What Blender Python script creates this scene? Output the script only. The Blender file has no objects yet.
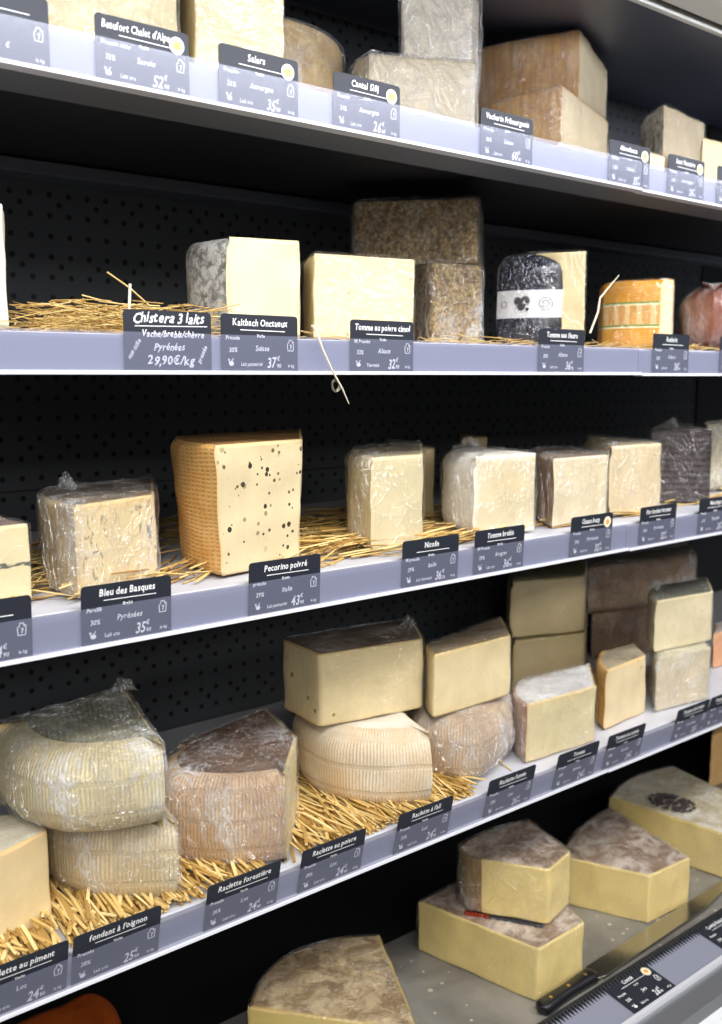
import bpy, bmesh, math, random
from mathutils import Vector, Matrix, noise

random.seed(7)
scene = bpy.context.scene
col = scene.collection
EYE = 1.25            # eye height; shelf heights below are relative to it

# ------------------------------------------------------------------ camera
cam_data = bpy.data.cameras.new('camera')
cam = bpy.data.objects.new('camera', cam_data)
col.objects.link(cam)
scene.camera = cam
cam_data.sensor_fit = 'HORIZONTAL'
cam_data.sensor_width = 36.0
cam_data.lens = 1000.0 / 722.0 * 36.0
PITCH, YAW = math.radians(7.745), math.radians(50.147)
cam.location = (0, 0, EYE)
cam.rotation_euler = (math.radians(90) - PITCH, 0, YAW - math.radians(90))
cam_data.clip_start = 0.02
cam_data.dof.use_dof = True
cam_data.dof.focus_distance = 1.0
cam_data.dof.aperture_fstop = 9.0

# ------------------------------------------------------------------ world and lights
world = bpy.data.worlds.new('shop_air')
scene.world = world
world.use_nodes = True
world.node_tree.nodes['Background'].inputs['Color'].default_value = (0.80, 0.87, 1.0, 1)
world.node_tree.nodes['Background'].inputs['Strength'].default_value = 0.10

def area(name, loc, target, sx, sy, power, color):
    d = bpy.data.lights.new(name, 'AREA')
    d.shape = 'RECTANGLE'; d.size = sx; d.size_y = sy; d.energy = power; d.color = color
    o = bpy.data.objects.new(name, d); col.objects.link(o)
    o.location = loc
    v = Vector(target) - Vector(loc)
    o.rotation_euler = v.to_track_quat('-Z', 'Y').to_euler()
    return o

# rows of shop ceiling lights, more rows added for film highlights, and the lamp over the cabinet front
area('ceiling_and_fill_row', (0.9, -0.45, EYE + 1.35), (1.0, 0.9, EYE - 0.3), 3.4, 0.40, 60, (1.0, 0.98, 0.96))
area('ceiling_and_fill_row', (-0.9, -1.3, EYE + 1.35), (0.9, 0.9, EYE - 0.3), 0.40, 2.6, 38, (1.0, 0.97, 0.94))
area('ceiling_and_fill_row', (1.0, -2.2, EYE + 1.35), (1.0, 0.9, EYE - 0.3), 5.0, 0.40, 42, (1.0, 0.98, 0.95))
area('ceiling_and_fill_row', (1.0, -3.9, EYE + 1.35), (1.0, 0.9, EYE - 0.3), 7.0, 0.45, 34, (0.98, 0.98, 1.0))  # unseen far row, added for highlights on the film
area('ceiling_and_fill_row', (-3.2, -1.0, EYE + 1.35), (0.9, 0.9, EYE - 0.3), 0.40, 4.0, 26, (0.98, 0.98, 1.0))  # unseen row far to the left, added for film highlights too
area('canopy_lamp', (1.3, 0.44, EYE + 0.425), (1.3, 0.92, EYE + 0.33), 2.8, 0.05, 10.0, (0.86, 0.90, 1.0))

scene.view_settings.view_transform = 'Standard'
scene.view_settings.look = 'None'
scene.view_settings.gamma = 1.0
scene.view_settings.exposure = -0.10
scene.view_settings.use_curve_mapping = False

# ------------------------------------------------------------------ helpers
def link(o, parent=None):
    col.objects.link(o)
    if parent is not None:
        o.parent = parent
    return o

def empty(name, loc, label=None, cat=None, group=None):
    o = bpy.data.objects.new(name, None)
    o.empty_display_size = 0.02
    o.location = loc
    if label: o['label'] = label
    if cat: o['category'] = cat
    if group: o['group'] = group
    return link(o)

def mesh_obj(name, verts, faces, mat, parent=None, smooth=None, uvs=None, rd=None, origin=None):
    me = bpy.data.meshes.new(name)
    me.from_pydata([tuple(v) for v in verts], [], faces)
    if uvs is not None:
        l = me.uv_layers.new(name='UVMap')
        for p in me.polygons:
            for li in p.loop_indices:
                l.data[li].uv = uvs[me.loops[li].vertex_index]
    if rd is not None:
        a = me.attributes.new('rd', 'FLOAT', 'POINT')
        for i, v in enumerate(rd): a.data[i].value = v
    me.materials.append(mat)
    me.update()
    if smooth is not None:
        me.polygons.foreach_set('use_smooth', [True] * len(me.polygons))
        me.set_sharp_from_angle(angle=math.radians(smooth))
    o = bpy.data.objects.new(name, me)
    return link(o, parent)

class MB:
    """collects simple solids into one mesh"""
    def __init__(s): s.v = []; s.f = []
    def add(s, vs, fs):
        n = len(s.v); s.v += [tuple(v) for v in vs]; s.f += [tuple(i + n for i in f) for f in fs]
    def box(s, x0, x1, y0, y1, z0, z1):
        s.add([(x0,y0,z0),(x1,y0,z0),(x1,y1,z0),(x0,y1,z0),(x0,y0,z1),(x1,y0,z1),(x1,y1,z1),(x0,y1,z1)],
              [(0,3,2,1),(4,5,6,7),(0,1,5,4),(1,2,6,5),(2,3,7,6),(3,0,4,7)])
    def prism_x(s, x0, x1, prof):
        """profile of (y, z) counter-clockwise seen from -x, swept along x"""
        n = len(prof)
        s.add([(x0, y, z) for y, z in prof] + [(x1, y, z) for y, z in prof],
              [tuple(range(n)), tuple(range(2*n-1, n-1, -1))] + [(i, i+n, (i+1) % n + n, (i+1) % n) for i in range(n)])
    def tube(s, pts, r, n=5, flat=1.0):
        pts = [Vector(p) for p in pts]
        rings = []
        for i, p in enumerate(pts):
            t = (pts[min(i+1, len(pts)-1)] - pts[max(i-1, 0)]).normalized()
            a = t.cross(Vector((0, 0, 1)))
            if a.length < 1e-3: a = t.cross(Vector((1, 0, 0)))
            a.normalize(); b = t.cross(a)
            rr = r[i] if isinstance(r, (list, tuple)) else r
            rings.append([p + a * rr * math.cos(2*math.pi*k/n) + b * rr * flat * math.sin(2*math.pi*k/n) for k in range(n)])
        vs = [v for q in rings for v in q]
        fs = []
        for i in range(len(pts)-1):
            for k in range(n):
                fs.append((i*n+k, i*n+(k+1) % n, (i+1)*n+(k+1) % n, (i+1)*n+k))
        fs += [tuple(range(n-1, -1, -1)), tuple(range((len(pts)-1)*n, len(pts)*n))]
        s.add(vs, fs)
    def build(s, name, mat, parent=None, smooth=None, bevel=0):
        o = mesh_obj(name, s.v, s.f, mat, parent, smooth)
        if bevel:
            m = o.modifiers.new('edge', 'BEVEL'); m.width = bevel; m.segments = 2; m.limit_method = 'ANGLE'
        return o

# ------------------------------------------------------------------ materials
class Nt:
    def __init__(s, name):
        s.m = bpy.data.materials.new(name); s.m.use_nodes = True
        s.t = s.m.node_tree; s.n = s.t.nodes; s.l = s.t.links
        s.b = s.n['Principled BSDF']; s.out = s.n['Material Output']
    def new(s, kind, **k):
        n = s.n.new('ShaderNode' + kind)
        for a, v in k.items(): setattr(n, a, v)
        return n
    def put(s, sock, v):
        if hasattr(v, 'default_value') or isinstance(v, bpy.types.NodeSocket): s.l.new(v, sock)
        else: sock.default_value = v
    def coord(s, which='Object'):
        return s.new('TexCoord').outputs[which]
    def mapping(s, vec, scale=(1,1,1), rot=(0,0,0), loc=(0,0,0)):
        n = s.new('Mapping'); s.l.new(vec, n.inputs[0])
        n.inputs['Scale'].default_value = scale; n.inputs['Rotation'].default_value = rot; n.inputs['Location'].default_value = loc
        return n.outputs[0]
    def noise(s, vec, scale, detail=4, rough=.55, dist=0):
        n = s.new('TexNoise'); s.l.new(vec, n.inputs['Vector'])
        n.inputs['Scale'].default_value = scale; n.inputs['Detail'].default_value = detail
        n.inputs['Roughness'].default_value = rough; n.inputs['Distortion'].default_value = dist
        return n.outputs['Fac']
    def voro(s, vec, scale, feature='F1', rnd=1.0, out='Distance'):
        n = s.new('TexVoronoi'); n.feature = feature; s.l.new(vec, n.inputs['Vector'])
        n.inputs['Scale'].default_value = scale; n.inputs['Randomness'].default_value = rnd
        return n.outputs[out]
    def ramp(s, fac, stops):
        n = s.new('ValToRGB'); s.l.new(fac, n.inputs[0])
        e = n.color_ramp.elements
        while len(e) < len(stops): e.new(0.5)
        for i, (p, c) in enumerate(stops):
            e[i].position = p; e[i].color = (c if isinstance(c, (tuple, list)) else (c, c, c)) [:3] + (1,) if isinstance(c, tuple) else (c, c, c, 1)
        return n.outputs[0]
    def math(s, op, a, b=None, clamp=False):
        n = s.new('Math', operation=op); n.use_clamp = clamp
        s.put(n.inputs[0], a)
        if b is not None: s.put(n.inputs[1], b)
        return n.outputs[0]
    def mix(s, fac, a, b, blend='MIX'):
        n = s.new('Mix', data_type='RGBA', blend_type=blend)
        s.put(n.inputs[0], fac)
        s.put(n.inputs[6], a if not isinstance(a, tuple) else a[:3] + (1,))
        s.put(n.inputs[7], b if not isinstance(b, tuple) else b[:3] + (1,))
        return n.outputs[2]
    def bump(s, h, strength, dist=.002):
        n = s.new('Bump'); n.inputs['Strength'].default_value = strength; n.inputs['Distance'].default_value = dist
        s.l.new(h, n.inputs['Height']); s.l.new(n.outputs[0], s.b.inputs['Normal']); return n
    def attr(s, name):
        n = s.new('Attribute'); n.attribute_name = name; return n.outputs['Fac']
    def sep(s, vec):
        n = s.new('SeparateXYZ'); s.l.new(vec, n.inputs[0]); return n.outputs
    def set(s, **k):
        for a, v in k.items(): s.put(s.b.inputs[a.replace('_', ' ')], v if not isinstance(v, tuple) else v[:3] + (1,))
        return s.m

def plain(name, color, rough=.5, metal=0, spec=.5, bump=0, bscale=200):
    t = Nt(name)
    t.set(Base_Color=color, Roughness=rough, Metallic=metal)
    t.b.inputs['Specular IOR Level'].default_value = spec
    if bump: t.bump(t.noise(t.coord(), bscale), bump, .001)
    return t.m

def srgb(r, g, b):
    f = lambda c: (c/255/12.92) if c/255 <= .04045 else ((c/255+.055)/1.055)**2.4
    return (f(r), f(g), f(b))

_mc = {}
def paste_mat(key, base, edge, spots=None, veins=None, eyes=0, line=None, band=.0035):
    k = ('p', key)
    if k in _mc: return _mc[k]
    base = (base[0]*.93, base[1]*.89, base[2]*.93)
    t = Nt('cheese_paste_' + key)
    c = t.coord()
    n = t.noise(c, 26, 5, .6)
    colr = t.mix(t.ramp(n, [(.3, 0.0), (.7, 1.0)]), tuple(x*.86 for x in base), tuple(min(1, x*1.05) for x in base))
    fine = t.noise(c, 420, 3)
    colr = t.mix(.25, colr, t.mix(fine, tuple(x*.8 for x in base), tuple(min(1, x*1.12) for x in base)))
    h = t.noise(c, 150, 5, .65)
    if spots:       # (scale, size, colour, density)
        for (sc_, sz, colour, dens) in spots:
            nn = t.new('TexVoronoi'); t.l.new(c, nn.inputs['Vector']); nn.inputs['Scale'].default_value = sc_
            d = nn.outputs['Distance']; rndv = t.sep(nn.outputs['Color'])[0]
            near = t.math('LESS_THAN', d, t.math('MULTIPLY', rndv, sz))
            on = t.math('MULTIPLY', near, t.math('GREATER_THAN', t.sep(nn.outputs['Color'])[1], 1 - dens))
            colr = t.mix(on, colr, colour)
    if veins:
        w = t.mapping(c, (1, 1, .42))
        v1 = t.noise(w, 95, 4, .68, 1.6)
        msk = t.ramp(t.noise(t.mapping(c, (1, 1, .55)), 24, 2), [(.42, 0.0), (.52, 1.0)])
        on = t.math('MULTIPLY', t.ramp(v1, [(.56, 0.0), (.60, 1.0)]), msk)
        colr = t.mix(t.math('MULTIPLY', on, .95), colr, veins)
        v2 = t.noise(t.mapping(c, (1, 1, .7)), 150, 2, .5)
        on2 = t.math('MULTIPLY', t.ramp(v2, [(.64, 0.0), (.68, 1.0)]), msk)
        colr = t.mix(t.math('MULTIPLY', on2, .8), colr, tuple(x*.5 for x in veins))
    if eyes:
        nn = t.new('TexVoronoi'); t.l.new(t.mapping(c, (1, 1, 1.3)), nn.inputs['Vector']); nn.inputs['Scale'].default_value = eyes
        cs = t.sep(nn.outputs['Color'])
        on = t.math('MULTIPLY', t.math('LESS_THAN', nn.outputs['Distance'], t.math('MULTIPLY', cs[0], .22)), t.math('GREATER_THAN', cs[1], .62))
        colr = t.mix(on, colr, tuple(x*.62 for x in base))
        h = t.math('SUBTRACT', h, t.math('MULTIPLY', on, 1.5))
    if line:        # (height, half width, colour)
        z = t.math('ADD', t.sep(c)[2], t.math('MULTIPLY', t.math('SUBTRACT', t.noise(c, 60, 3), .5), .016))
        dz = t.math('ABSOLUTE', t.math('SUBTRACT', z, line[0]))
        on = t.math('MULTIPLY', t.math('LESS_THAN', dz, line[1]), t.ramp(t.noise(c, 90, 2), [(.42, 0.0), (.5, 1.0)]))
        colr = t.mix(on, colr, line[2])
    rd = t.math('ADD', t.attr('rd'), t.math('MULTIPLY', t.math('SUBTRACT', t.noise(c, 110, 2), .5), .003))
    e = t.new('MapRange'); t.l.new(rd, e.inputs[0]); e.inputs[1].default_value = band*.25; e.inputs[2].default_value = band; e.inputs[3].default_value = 1; e.inputs[4].default_value = 0
    colr = t.mix(e.outputs[0], colr, edge)
    e2 = t.new('MapRange'); t.l.new(rd, e2.inputs[0]); e2.inputs[1].default_value = band; e2.inputs[2].default_value = band*4; e2.inputs[3].default_value = .35; e2.inputs[4].default_value = 0
    colr = t.mix(e2.outputs[0], colr, tuple((a+b)/2*1.0 for a, b in zip(base, edge)))
    t.set(Base_Color=colr, Roughness=.42)
    t.b.inputs['Subsurface Weight'].default_value = .12
    t.b.inputs['Subsurface Radius'].default_value = (.012, .008, .004)
    t.b.inputs['Subsurface Scale'].default_value = .5
    t.bump(h, .22, .0012)
    _mc[k] = t.m
    return t.m

def rind_mat(key, a, b, kind='plain', c3=None, rough=.7, scale=30, ribs=260, bumpv=.5):
    """a, b are the two mottling colours; kind picks the relief"""
    k = ('r', key)
    if k in _mc: return _mc[k]
    t = Nt('cheese_rind_' + key)
    c = t.coord(); uv = t.coord('UV')
    n = t.noise(c, scale, 6, .65, .4)
    colr = t.mix(t.ramp(n, [(.36, 0.0), (.64, 1.0)]), a, b)
    fine = t.noise(c, 330, 4, .7)
    colr = t.mix(t.ramp(fine, [(.3, .35), (.62, 0.0)]), colr, tuple(x*.55 for x in a))
    h = t.math('ADD', t.math('MULTIPLY', n, .5), fine)
    if kind == 'ribs':
        s = t.sep(uv)
        wob = t.math('MULTIPLY', t.noise(c, 40, 2), .0012)
        st = t.math('SINE', t.math('MULTIPLY', t.math('ADD', s[0], wob), 2*math.pi*ribs))
        st = t.ramp(t.math('ADD', t.math('MULTIPLY', st, .5), .5), [(.2, 0.0), (.6, 1.0)])
        row = t.math('SINE', t.math('MULTIPLY', t.math('ADD', s[1], wob), 2*math.pi/.031))
        row = t.ramp(t.math('ADD', t.math('MULTIPLY', row, .5), .5), [(.02, 0.0), (.12, 1.0)])
        m = t.math('MULTIPLY', st, row)
        fade = t.ramp(t.noise(c, 22, 3), [(.38, .25), (.6, 1.0)])
        colr = t.mix(t.math('MULTIPLY', t.math('SUBTRACT', 1.0, m), t.math('MULTIPLY', fade, .42)), colr, tuple(x*.48 for x in a))
        h = t.math('ADD', t.math('MULTIPLY', h, .3), t.math('MULTIPLY', m, 1.6))
    if kind == 'diag':
        s = t.sep(c)
        w = t.math('SINE', t.math('MULTIPLY', t.math('ADD', s[0], t.math('MULTIPLY', s[1], -.4)), 2*math.pi*190))
        m = t.ramp(t.math('ADD', t.math('MULTIPLY', w, .5), .5), [(.25, 0.0), (.7, 1.0)])
        msk = t.ramp(t.noise(c, 14, 2), [(.42, 0.2), (.62, 1.0)])
        colr = t.mix(t.math('MULTIPLY', t.math('SUBTRACT', 1.0, m), t.math('MULTIPLY', msk, .5)), colr, tuple(x*.5 for x in a))
        h = t.math('ADD', t.math('MULTIPLY', h, .4), t.math('MULTIPLY', m, 1.2))
    if kind == 'basket':
        s = t.sep(uv)
        w1 = t.math('SINE', t.math('MULTIPLY', s[1], 2*math.pi*240))
        w2 = t.math('SINE', t.math('MULTIPLY', s[0], 2*math.pi*110))
        m = t.math('ADD', t.math('MULTIPLY', t.math('MULTIPLY', w1, w2), .25), t.math('ADD', t.math('MULTIPLY', w1, .25), .5))
        colr = t.mix(t.ramp(m, [(.15, .5), (.5, 0.0)]), colr, tuple(x*.5 for x in a))
        h = t.math('ADD', t.math('MULTIPLY', h, .4), m)
    if kind == 'stripes':          # vertical orange streaks
        m = t.noise(t.mapping(uv, (1, .08, 1)), 130, 3)
        colr = t.mix(t.ramp(m, [(.4, .55), (.6, 0.0)]), colr, c3)
        h = m
    if kind == 'crumbs':
        v = t.voro(c, 210)
        v2 = t.noise(c, 150, 5, .75)
        colr = t.mix(t.ramp(v2, [(.4, 0.0), (.62, .9)]), colr, c3)
        colr = t.mix(t.ramp(v, [(.35, .0), (.75, .6)]), colr, tuple(x*.3 for x in a))
        h = t.math('ADD', v2, t.math('MULTIPLY', v, -1.0))
    if kind == 'mould':
        v2 = t.noise(c, 95, 6, .8, .2)
        colr = t.mix(t.ramp(v2, [(.44, 0.0), (.56, .9)]), colr, c3)
    if kind == 'frost':            # whitish bloom in patches
        v2 = t.noise(c, 34, 6, .72, .8)
        colr = t.mix(t.ramp(v2, [(.44, 0.0), (.62, .85)]), colr, c3)
    if kind == 'rings':            # horizontal bulging ribs
        s = t.sep(uv)
        m = t.math('ADD', t.math('MULTIPLY', t.math('SINE', t.math('MULTIPLY', s[1], 2*math.pi/.0095)), .5), .5)
        colr = t.mix(t.ramp(m, [(.1, .6), (.5, 0.0)]), colr, tuple(x*.35 for x in a))
        h = t.math('MULTIPLY', m, 3.0)
    t.set(Base_Color=colr, Roughness=rough)
    t.bump(h, bumpv, .0016)
    _mc[k] = t.m
    return t.m

def band_mat(kind, H):
    """rinds printed with a horizontal band; z from the base of the cheese"""
    t = Nt('cheese_rind_band_' + kind)
    c = t.coord(); z = t.sep(c)[2]; u = t.sep(t.coord('UV'))[0]
    def between(lo, hi, v=z):
        return t.math('MULTIPLY', t.math('GREATER_THAN', v, lo), t.math('LESS_THAN', v, hi))
    if kind == 'navy':
        colr = t.mix(t.ramp(t.noise(c, 260, 5, .8), [(.60, 0.0), (.64, .55)]), srgb(8, 11, 36), srgb(200, 205, 225))
        colr = t.mix(between(H*.30, H*.60), colr, srgb(214, 212, 214))
        t.set(Base_Color=colr, Roughness=.22)
        t.bump(t.noise(c, 120, 4), .3, .001)
    else:
        colr = t.mix(t.noise(c, 30, 4), srgb(214, 146, 40), srgb(232, 172, 62))
        pl = t.ramp(t.math('SINE', t.math('MULTIPLY', u, 2*math.pi*55)), [(.0, 0.0), (.6, 1.0)])
        inner = t.mix(pl, srgb(214, 160, 86), srgb(226, 190, 132))
        colr = t.mix(between(H*.34, H*.66), colr, inner)
        for lo in (.32, .655):
            colr = t.mix(between(H*lo, H*(lo+.028)), colr, srgb(120, 150, 78))
            colr = t.mix(between(H*(lo-.022), H*lo), colr, srgb(240, 224, 180))
        t.set(Base_Color=colr, Roughness=.38)
        t.bump(t.noise(c, 60, 4), .25, .001)
    return t.m

def film_mat(strength):
    k = ('film', strength)
    if k in _mc: return _mc[k]
    t = Nt('cling_film')
    c = t.coord()
    def crease(scale, rot, squash, dist, pw):
        w = t.noise(t.mapping(c, (1, 1, squash), rot), scale, 3, .55, dist)
        return t.math('POWER', t.math('SUBTRACT', 1.0, t.math('MULTIPLY', t.math('ABSOLUTE', t.math('SUBTRACT', w, .5)), 2.0)), pw)
    r1 = crease(9, (.7, .5, .2), .55, 2.6, 16.0)
    r2 = crease(24, (.9, -.6, .8), .5, 2.0, 9.0)
    r3 = crease(62, (.2, .8, -.4), .7, 1.4, 5.0)
    big = t.noise(c, 11, 2)
    slack = t.attr('rd')
    r1 = t.math('MULTIPLY', r1, slack); r2 = t.math('MULTIPLY', r2, slack); r3 = t.math('MULTIPLY', r3, slack)
    h = t.math('ADD', t.math('MULTIPLY', r1, .7), t.math('ADD', t.math('MULTIPLY', r2, .5), t.math('ADD', t.math('MULTIPLY', r3, .25), t.math('MULTIPLY', t.math('MULTIPLY', big, 3.5), slack))))
    bmp = t.new('Bump'); bmp.inputs['Strength'].default_value = 1.0; bmp.inputs['Distance'].default_value = .006 + .006*strength
    t.l.new(h, bmp.inputs['Height'])
    g = t.new('BsdfGlossy'); g.inputs['Roughness'].default_value = .16; g.inputs['Color'].default_value = (1, 1, 1, 1)
    t.l.new(bmp.outputs[0], g.inputs['Normal'])
    d = t.new('BsdfDiffuse'); d.inputs['Color'].default_value = (.86, .87, .88, 1)
    tr = t.new('BsdfTransparent'); tr.inputs['Color'].default_value = (.99, .99, .985, 1)
    lw = t.new('LayerWeight'); lw.inputs['Blend'].default_value = .5; t.l.new(bmp.outputs[0], lw.inputs['Normal'])
    fac = t.math('ADD', t.math('ADD', .05, t.math('MULTIPLY', t.math('POWER', lw.outputs['Facing'], 4.0), .16)), t.math('MULTIPLY', t.math('MAXIMUM', r1, r2), .10*strength + .05), True)
    m1 = t.new('MixShader'); t.l.new(fac, m1.inputs[0]); t.l.new(tr.outputs[0], m1.inputs[1]); t.l.new(g.outputs[0], m1.inputs[2])
    hz = t.math('MULTIPLY', t.math('MULTIPLY', t.math('MAXIMUM', r1, t.math('MULTIPLY', r2, .8)), t.ramp(big, [(.44, .15), (.60, 1.0)])), .36*strength, True)
    m2 = t.new('MixShader'); t.l.new(hz, m2.inputs[0]); t.l.new(m1.outputs[0], m2.inputs[1]); t.l.new(d.outputs[0], m2.inputs[2])
    t.l.new(m2.outputs[0], t.out.inputs['Surface'])
    _mc[k] = t.m
    return t.m

# plain fittings
def panel_mat():
    t = Nt('perforated_dark_panel')
    c = t.coord()
    s = t.sep(c)
    def dots(px, pz, ox, oz, r):
        fx = t.math('SUBTRACT', t.math('FRACT', t.math('ADD', t.math('DIVIDE', s[0], px), ox)), .5)
        fz = t.math('SUBTRACT', t.math('FRACT', t.math('ADD', t.math('DIVIDE', s[2], pz), oz)), .5)
        dx = t.math('MULTIPLY', fx, px); dz = t.math('MULTIPLY', fz, pz)
        d = t.math('SQRT', t.math('ADD', t.math('MULTIPLY', dx, dx), t.math('MULTIPLY', dz, dz)))
        return t.math('LESS_THAN', d, r)
    # object origin sits on a hole
    a = dots(.0252, .0252, .5, .5, .0036)
    b = dots(.0504, .0756, .25, .988, .0036)
    on = t.math('MAXIMUM', a, b)
    colr = t.mix(t.noise(c, 7, 3), srgb(64, 67, 70), srgb(72, 75, 78))
    colr = t.mix(on, colr, (.002, .002, .002))
    t.set(Base_Color=colr, Roughness=.5)
    t.bump(t.math('SUBTRACT', 1.0, on), .5, .001)
    return t.m

M = {}
M['panel'] = panel_mat()
M['dark'] = plain('dark_powder_coat', srgb(84, 88, 96), .5, 0, .5, .05, 300)
M['black'] = plain('black_powder_coat', srgb(30, 31, 34), .55)
M['board'] = plain('white_shelf_board', srgb(196, 197, 204), .45, 0, .5, .05, 90)
M['rail'] = plain('grey_rail_plastic', srgb(134, 137, 152), .35)
M['bead'] = plain('white_rail_lip', srgb(205, 206, 212), .3)
M['canopyw'] = plain('pale_canopy_trim', srgb(200, 198, 190), .4)
M['canopyd'] = plain('blue_grey_canopy', srgb(70, 75, 96), .42, 0, .5, .03, 60)
M['metal'] = plain('brushed_metal', srgb(170, 172, 176), .32, .75)
M['metalw'] = plain('white_bumper', srgb(226, 228, 230), .3)
M['metalg'] = plain('grey_bumper', srgb(150, 152, 156), .38, .3)
M['handle'] = plain('black_handle_plastic', srgb(22, 22, 25), .35)
M['brass'] = plain('brass_rivet', srgb(196, 160, 90), .35, .8)
M['cardblue'] = plain('slate_card', srgb(33, 37, 47), .5, 0, .4)
M['ink'] = plain('white_ink', srgb(236, 236, 236), .6)
M['sticker'] = plain('cream_sticker', srgb(240, 226, 196), .5)
M['stickero'] = plain('orange_sticker_centre', srgb(226, 158, 84), .5)
M['string'] = plain('cream_string', srgb(226, 216, 190), .8)
M['shamrock'] = plain('charcoal_print', srgb(52, 48, 52), .5)
M['foilred'] = plain('red_foil', srgb(150, 52, 34), .3)
M['foildark'] = plain('dark_printed_foil', srgb(46, 48, 54), .28)
M['straw_stalk'] = plain('single_straw', srgb(214, 186, 120), .6)
M['deckshade'] = plain('deck_shade_black', srgb(20, 20, 21), .8, 0, .2)  # black that stands in for shade on the deck
M['floor'] = plain('grey_shop_floor', srgb(120, 118, 114), .5, 0, .5, .1, 40)
M['ceil'] = plain('white_shop_ceiling', srgb(225, 225, 225), .8)

t = Nt('clear_rail_cover')
g = t.new('BsdfGlossy'); g.inputs['Roughness'].default_value = .09
d = t.new('BsdfDiffuse'); d.inputs['Color'].default_value = (.50, .53, .72, 1)
tr = t.new('BsdfTransparent'); tr.inputs['Color'].default_value = (.95, .95, .97, 1)
m1 = t.new('MixShader'); m1.inputs[0].default_value = .11
t.l.new(tr.outputs[0], m1.inputs[1]); t.l.new(d.outputs[0], m1.inputs[2])
lw = t.new('LayerWeight'); lw.inputs['Blend'].default_value = .5
fr = t.math('ADD', .03, t.math('MULTIPLY', t.math('POWER', lw.outputs['Facing'], 4.0), .30))
m2 = t.new('MixShader'); t.l.new(fr, m2.inputs[0]); t.l.new(m1.outputs[0], m2.inputs[1]); t.l.new(g.outputs[0], m2.inputs[2])
t.l.new(m2.outputs[0], t.out.inputs['Surface'])
g.inputs['Roughness'].default_value = .25
M['cover'] = t.m

t = Nt('worn_steel_deck')
c = t.coord()
colr = t.mix(t.ramp(t.noise(c, 9, 5, .6, .5), [(.35, 0.0), (.65, 1.0)]), srgb(122, 119, 112), srgb(152, 148, 140))
vn = t.new('TexVoronoi'); t.l.new(c, vn.inputs['Vector']); vn.inputs['Scale'].default_value = 75
cs = t.sep(vn.outputs['Color'])
crumb = t.math('MULTIPLY', t.math('LESS_THAN', vn.outputs['Distance'], t.math('MULTIPLY', cs[0], .30)), t.math('GREATER_THAN', cs[1], .6))
colr = t.mix(crumb, colr, srgb(196, 190, 170))
t.set(Base_Color=colr, Roughness=t.ramp(t.noise(c, 30, 4), [(.3, .28), (.7, .5)]), Metallic=.2)
M['deck'] = t.m

t = Nt('dry_straw')
gi = t.new('NewGeometry')
colr = t.ramp(gi.outputs['Random Per Island'], [(0.0, srgb(150, 112, 54)), (.3, srgb(196, 158, 88)), (.65, srgb(222, 190, 118)), (1.0, srgb(238, 214, 152))])
t.set(Base_Color=colr, Roughness=.5)
M['straw'] = t.m

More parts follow.
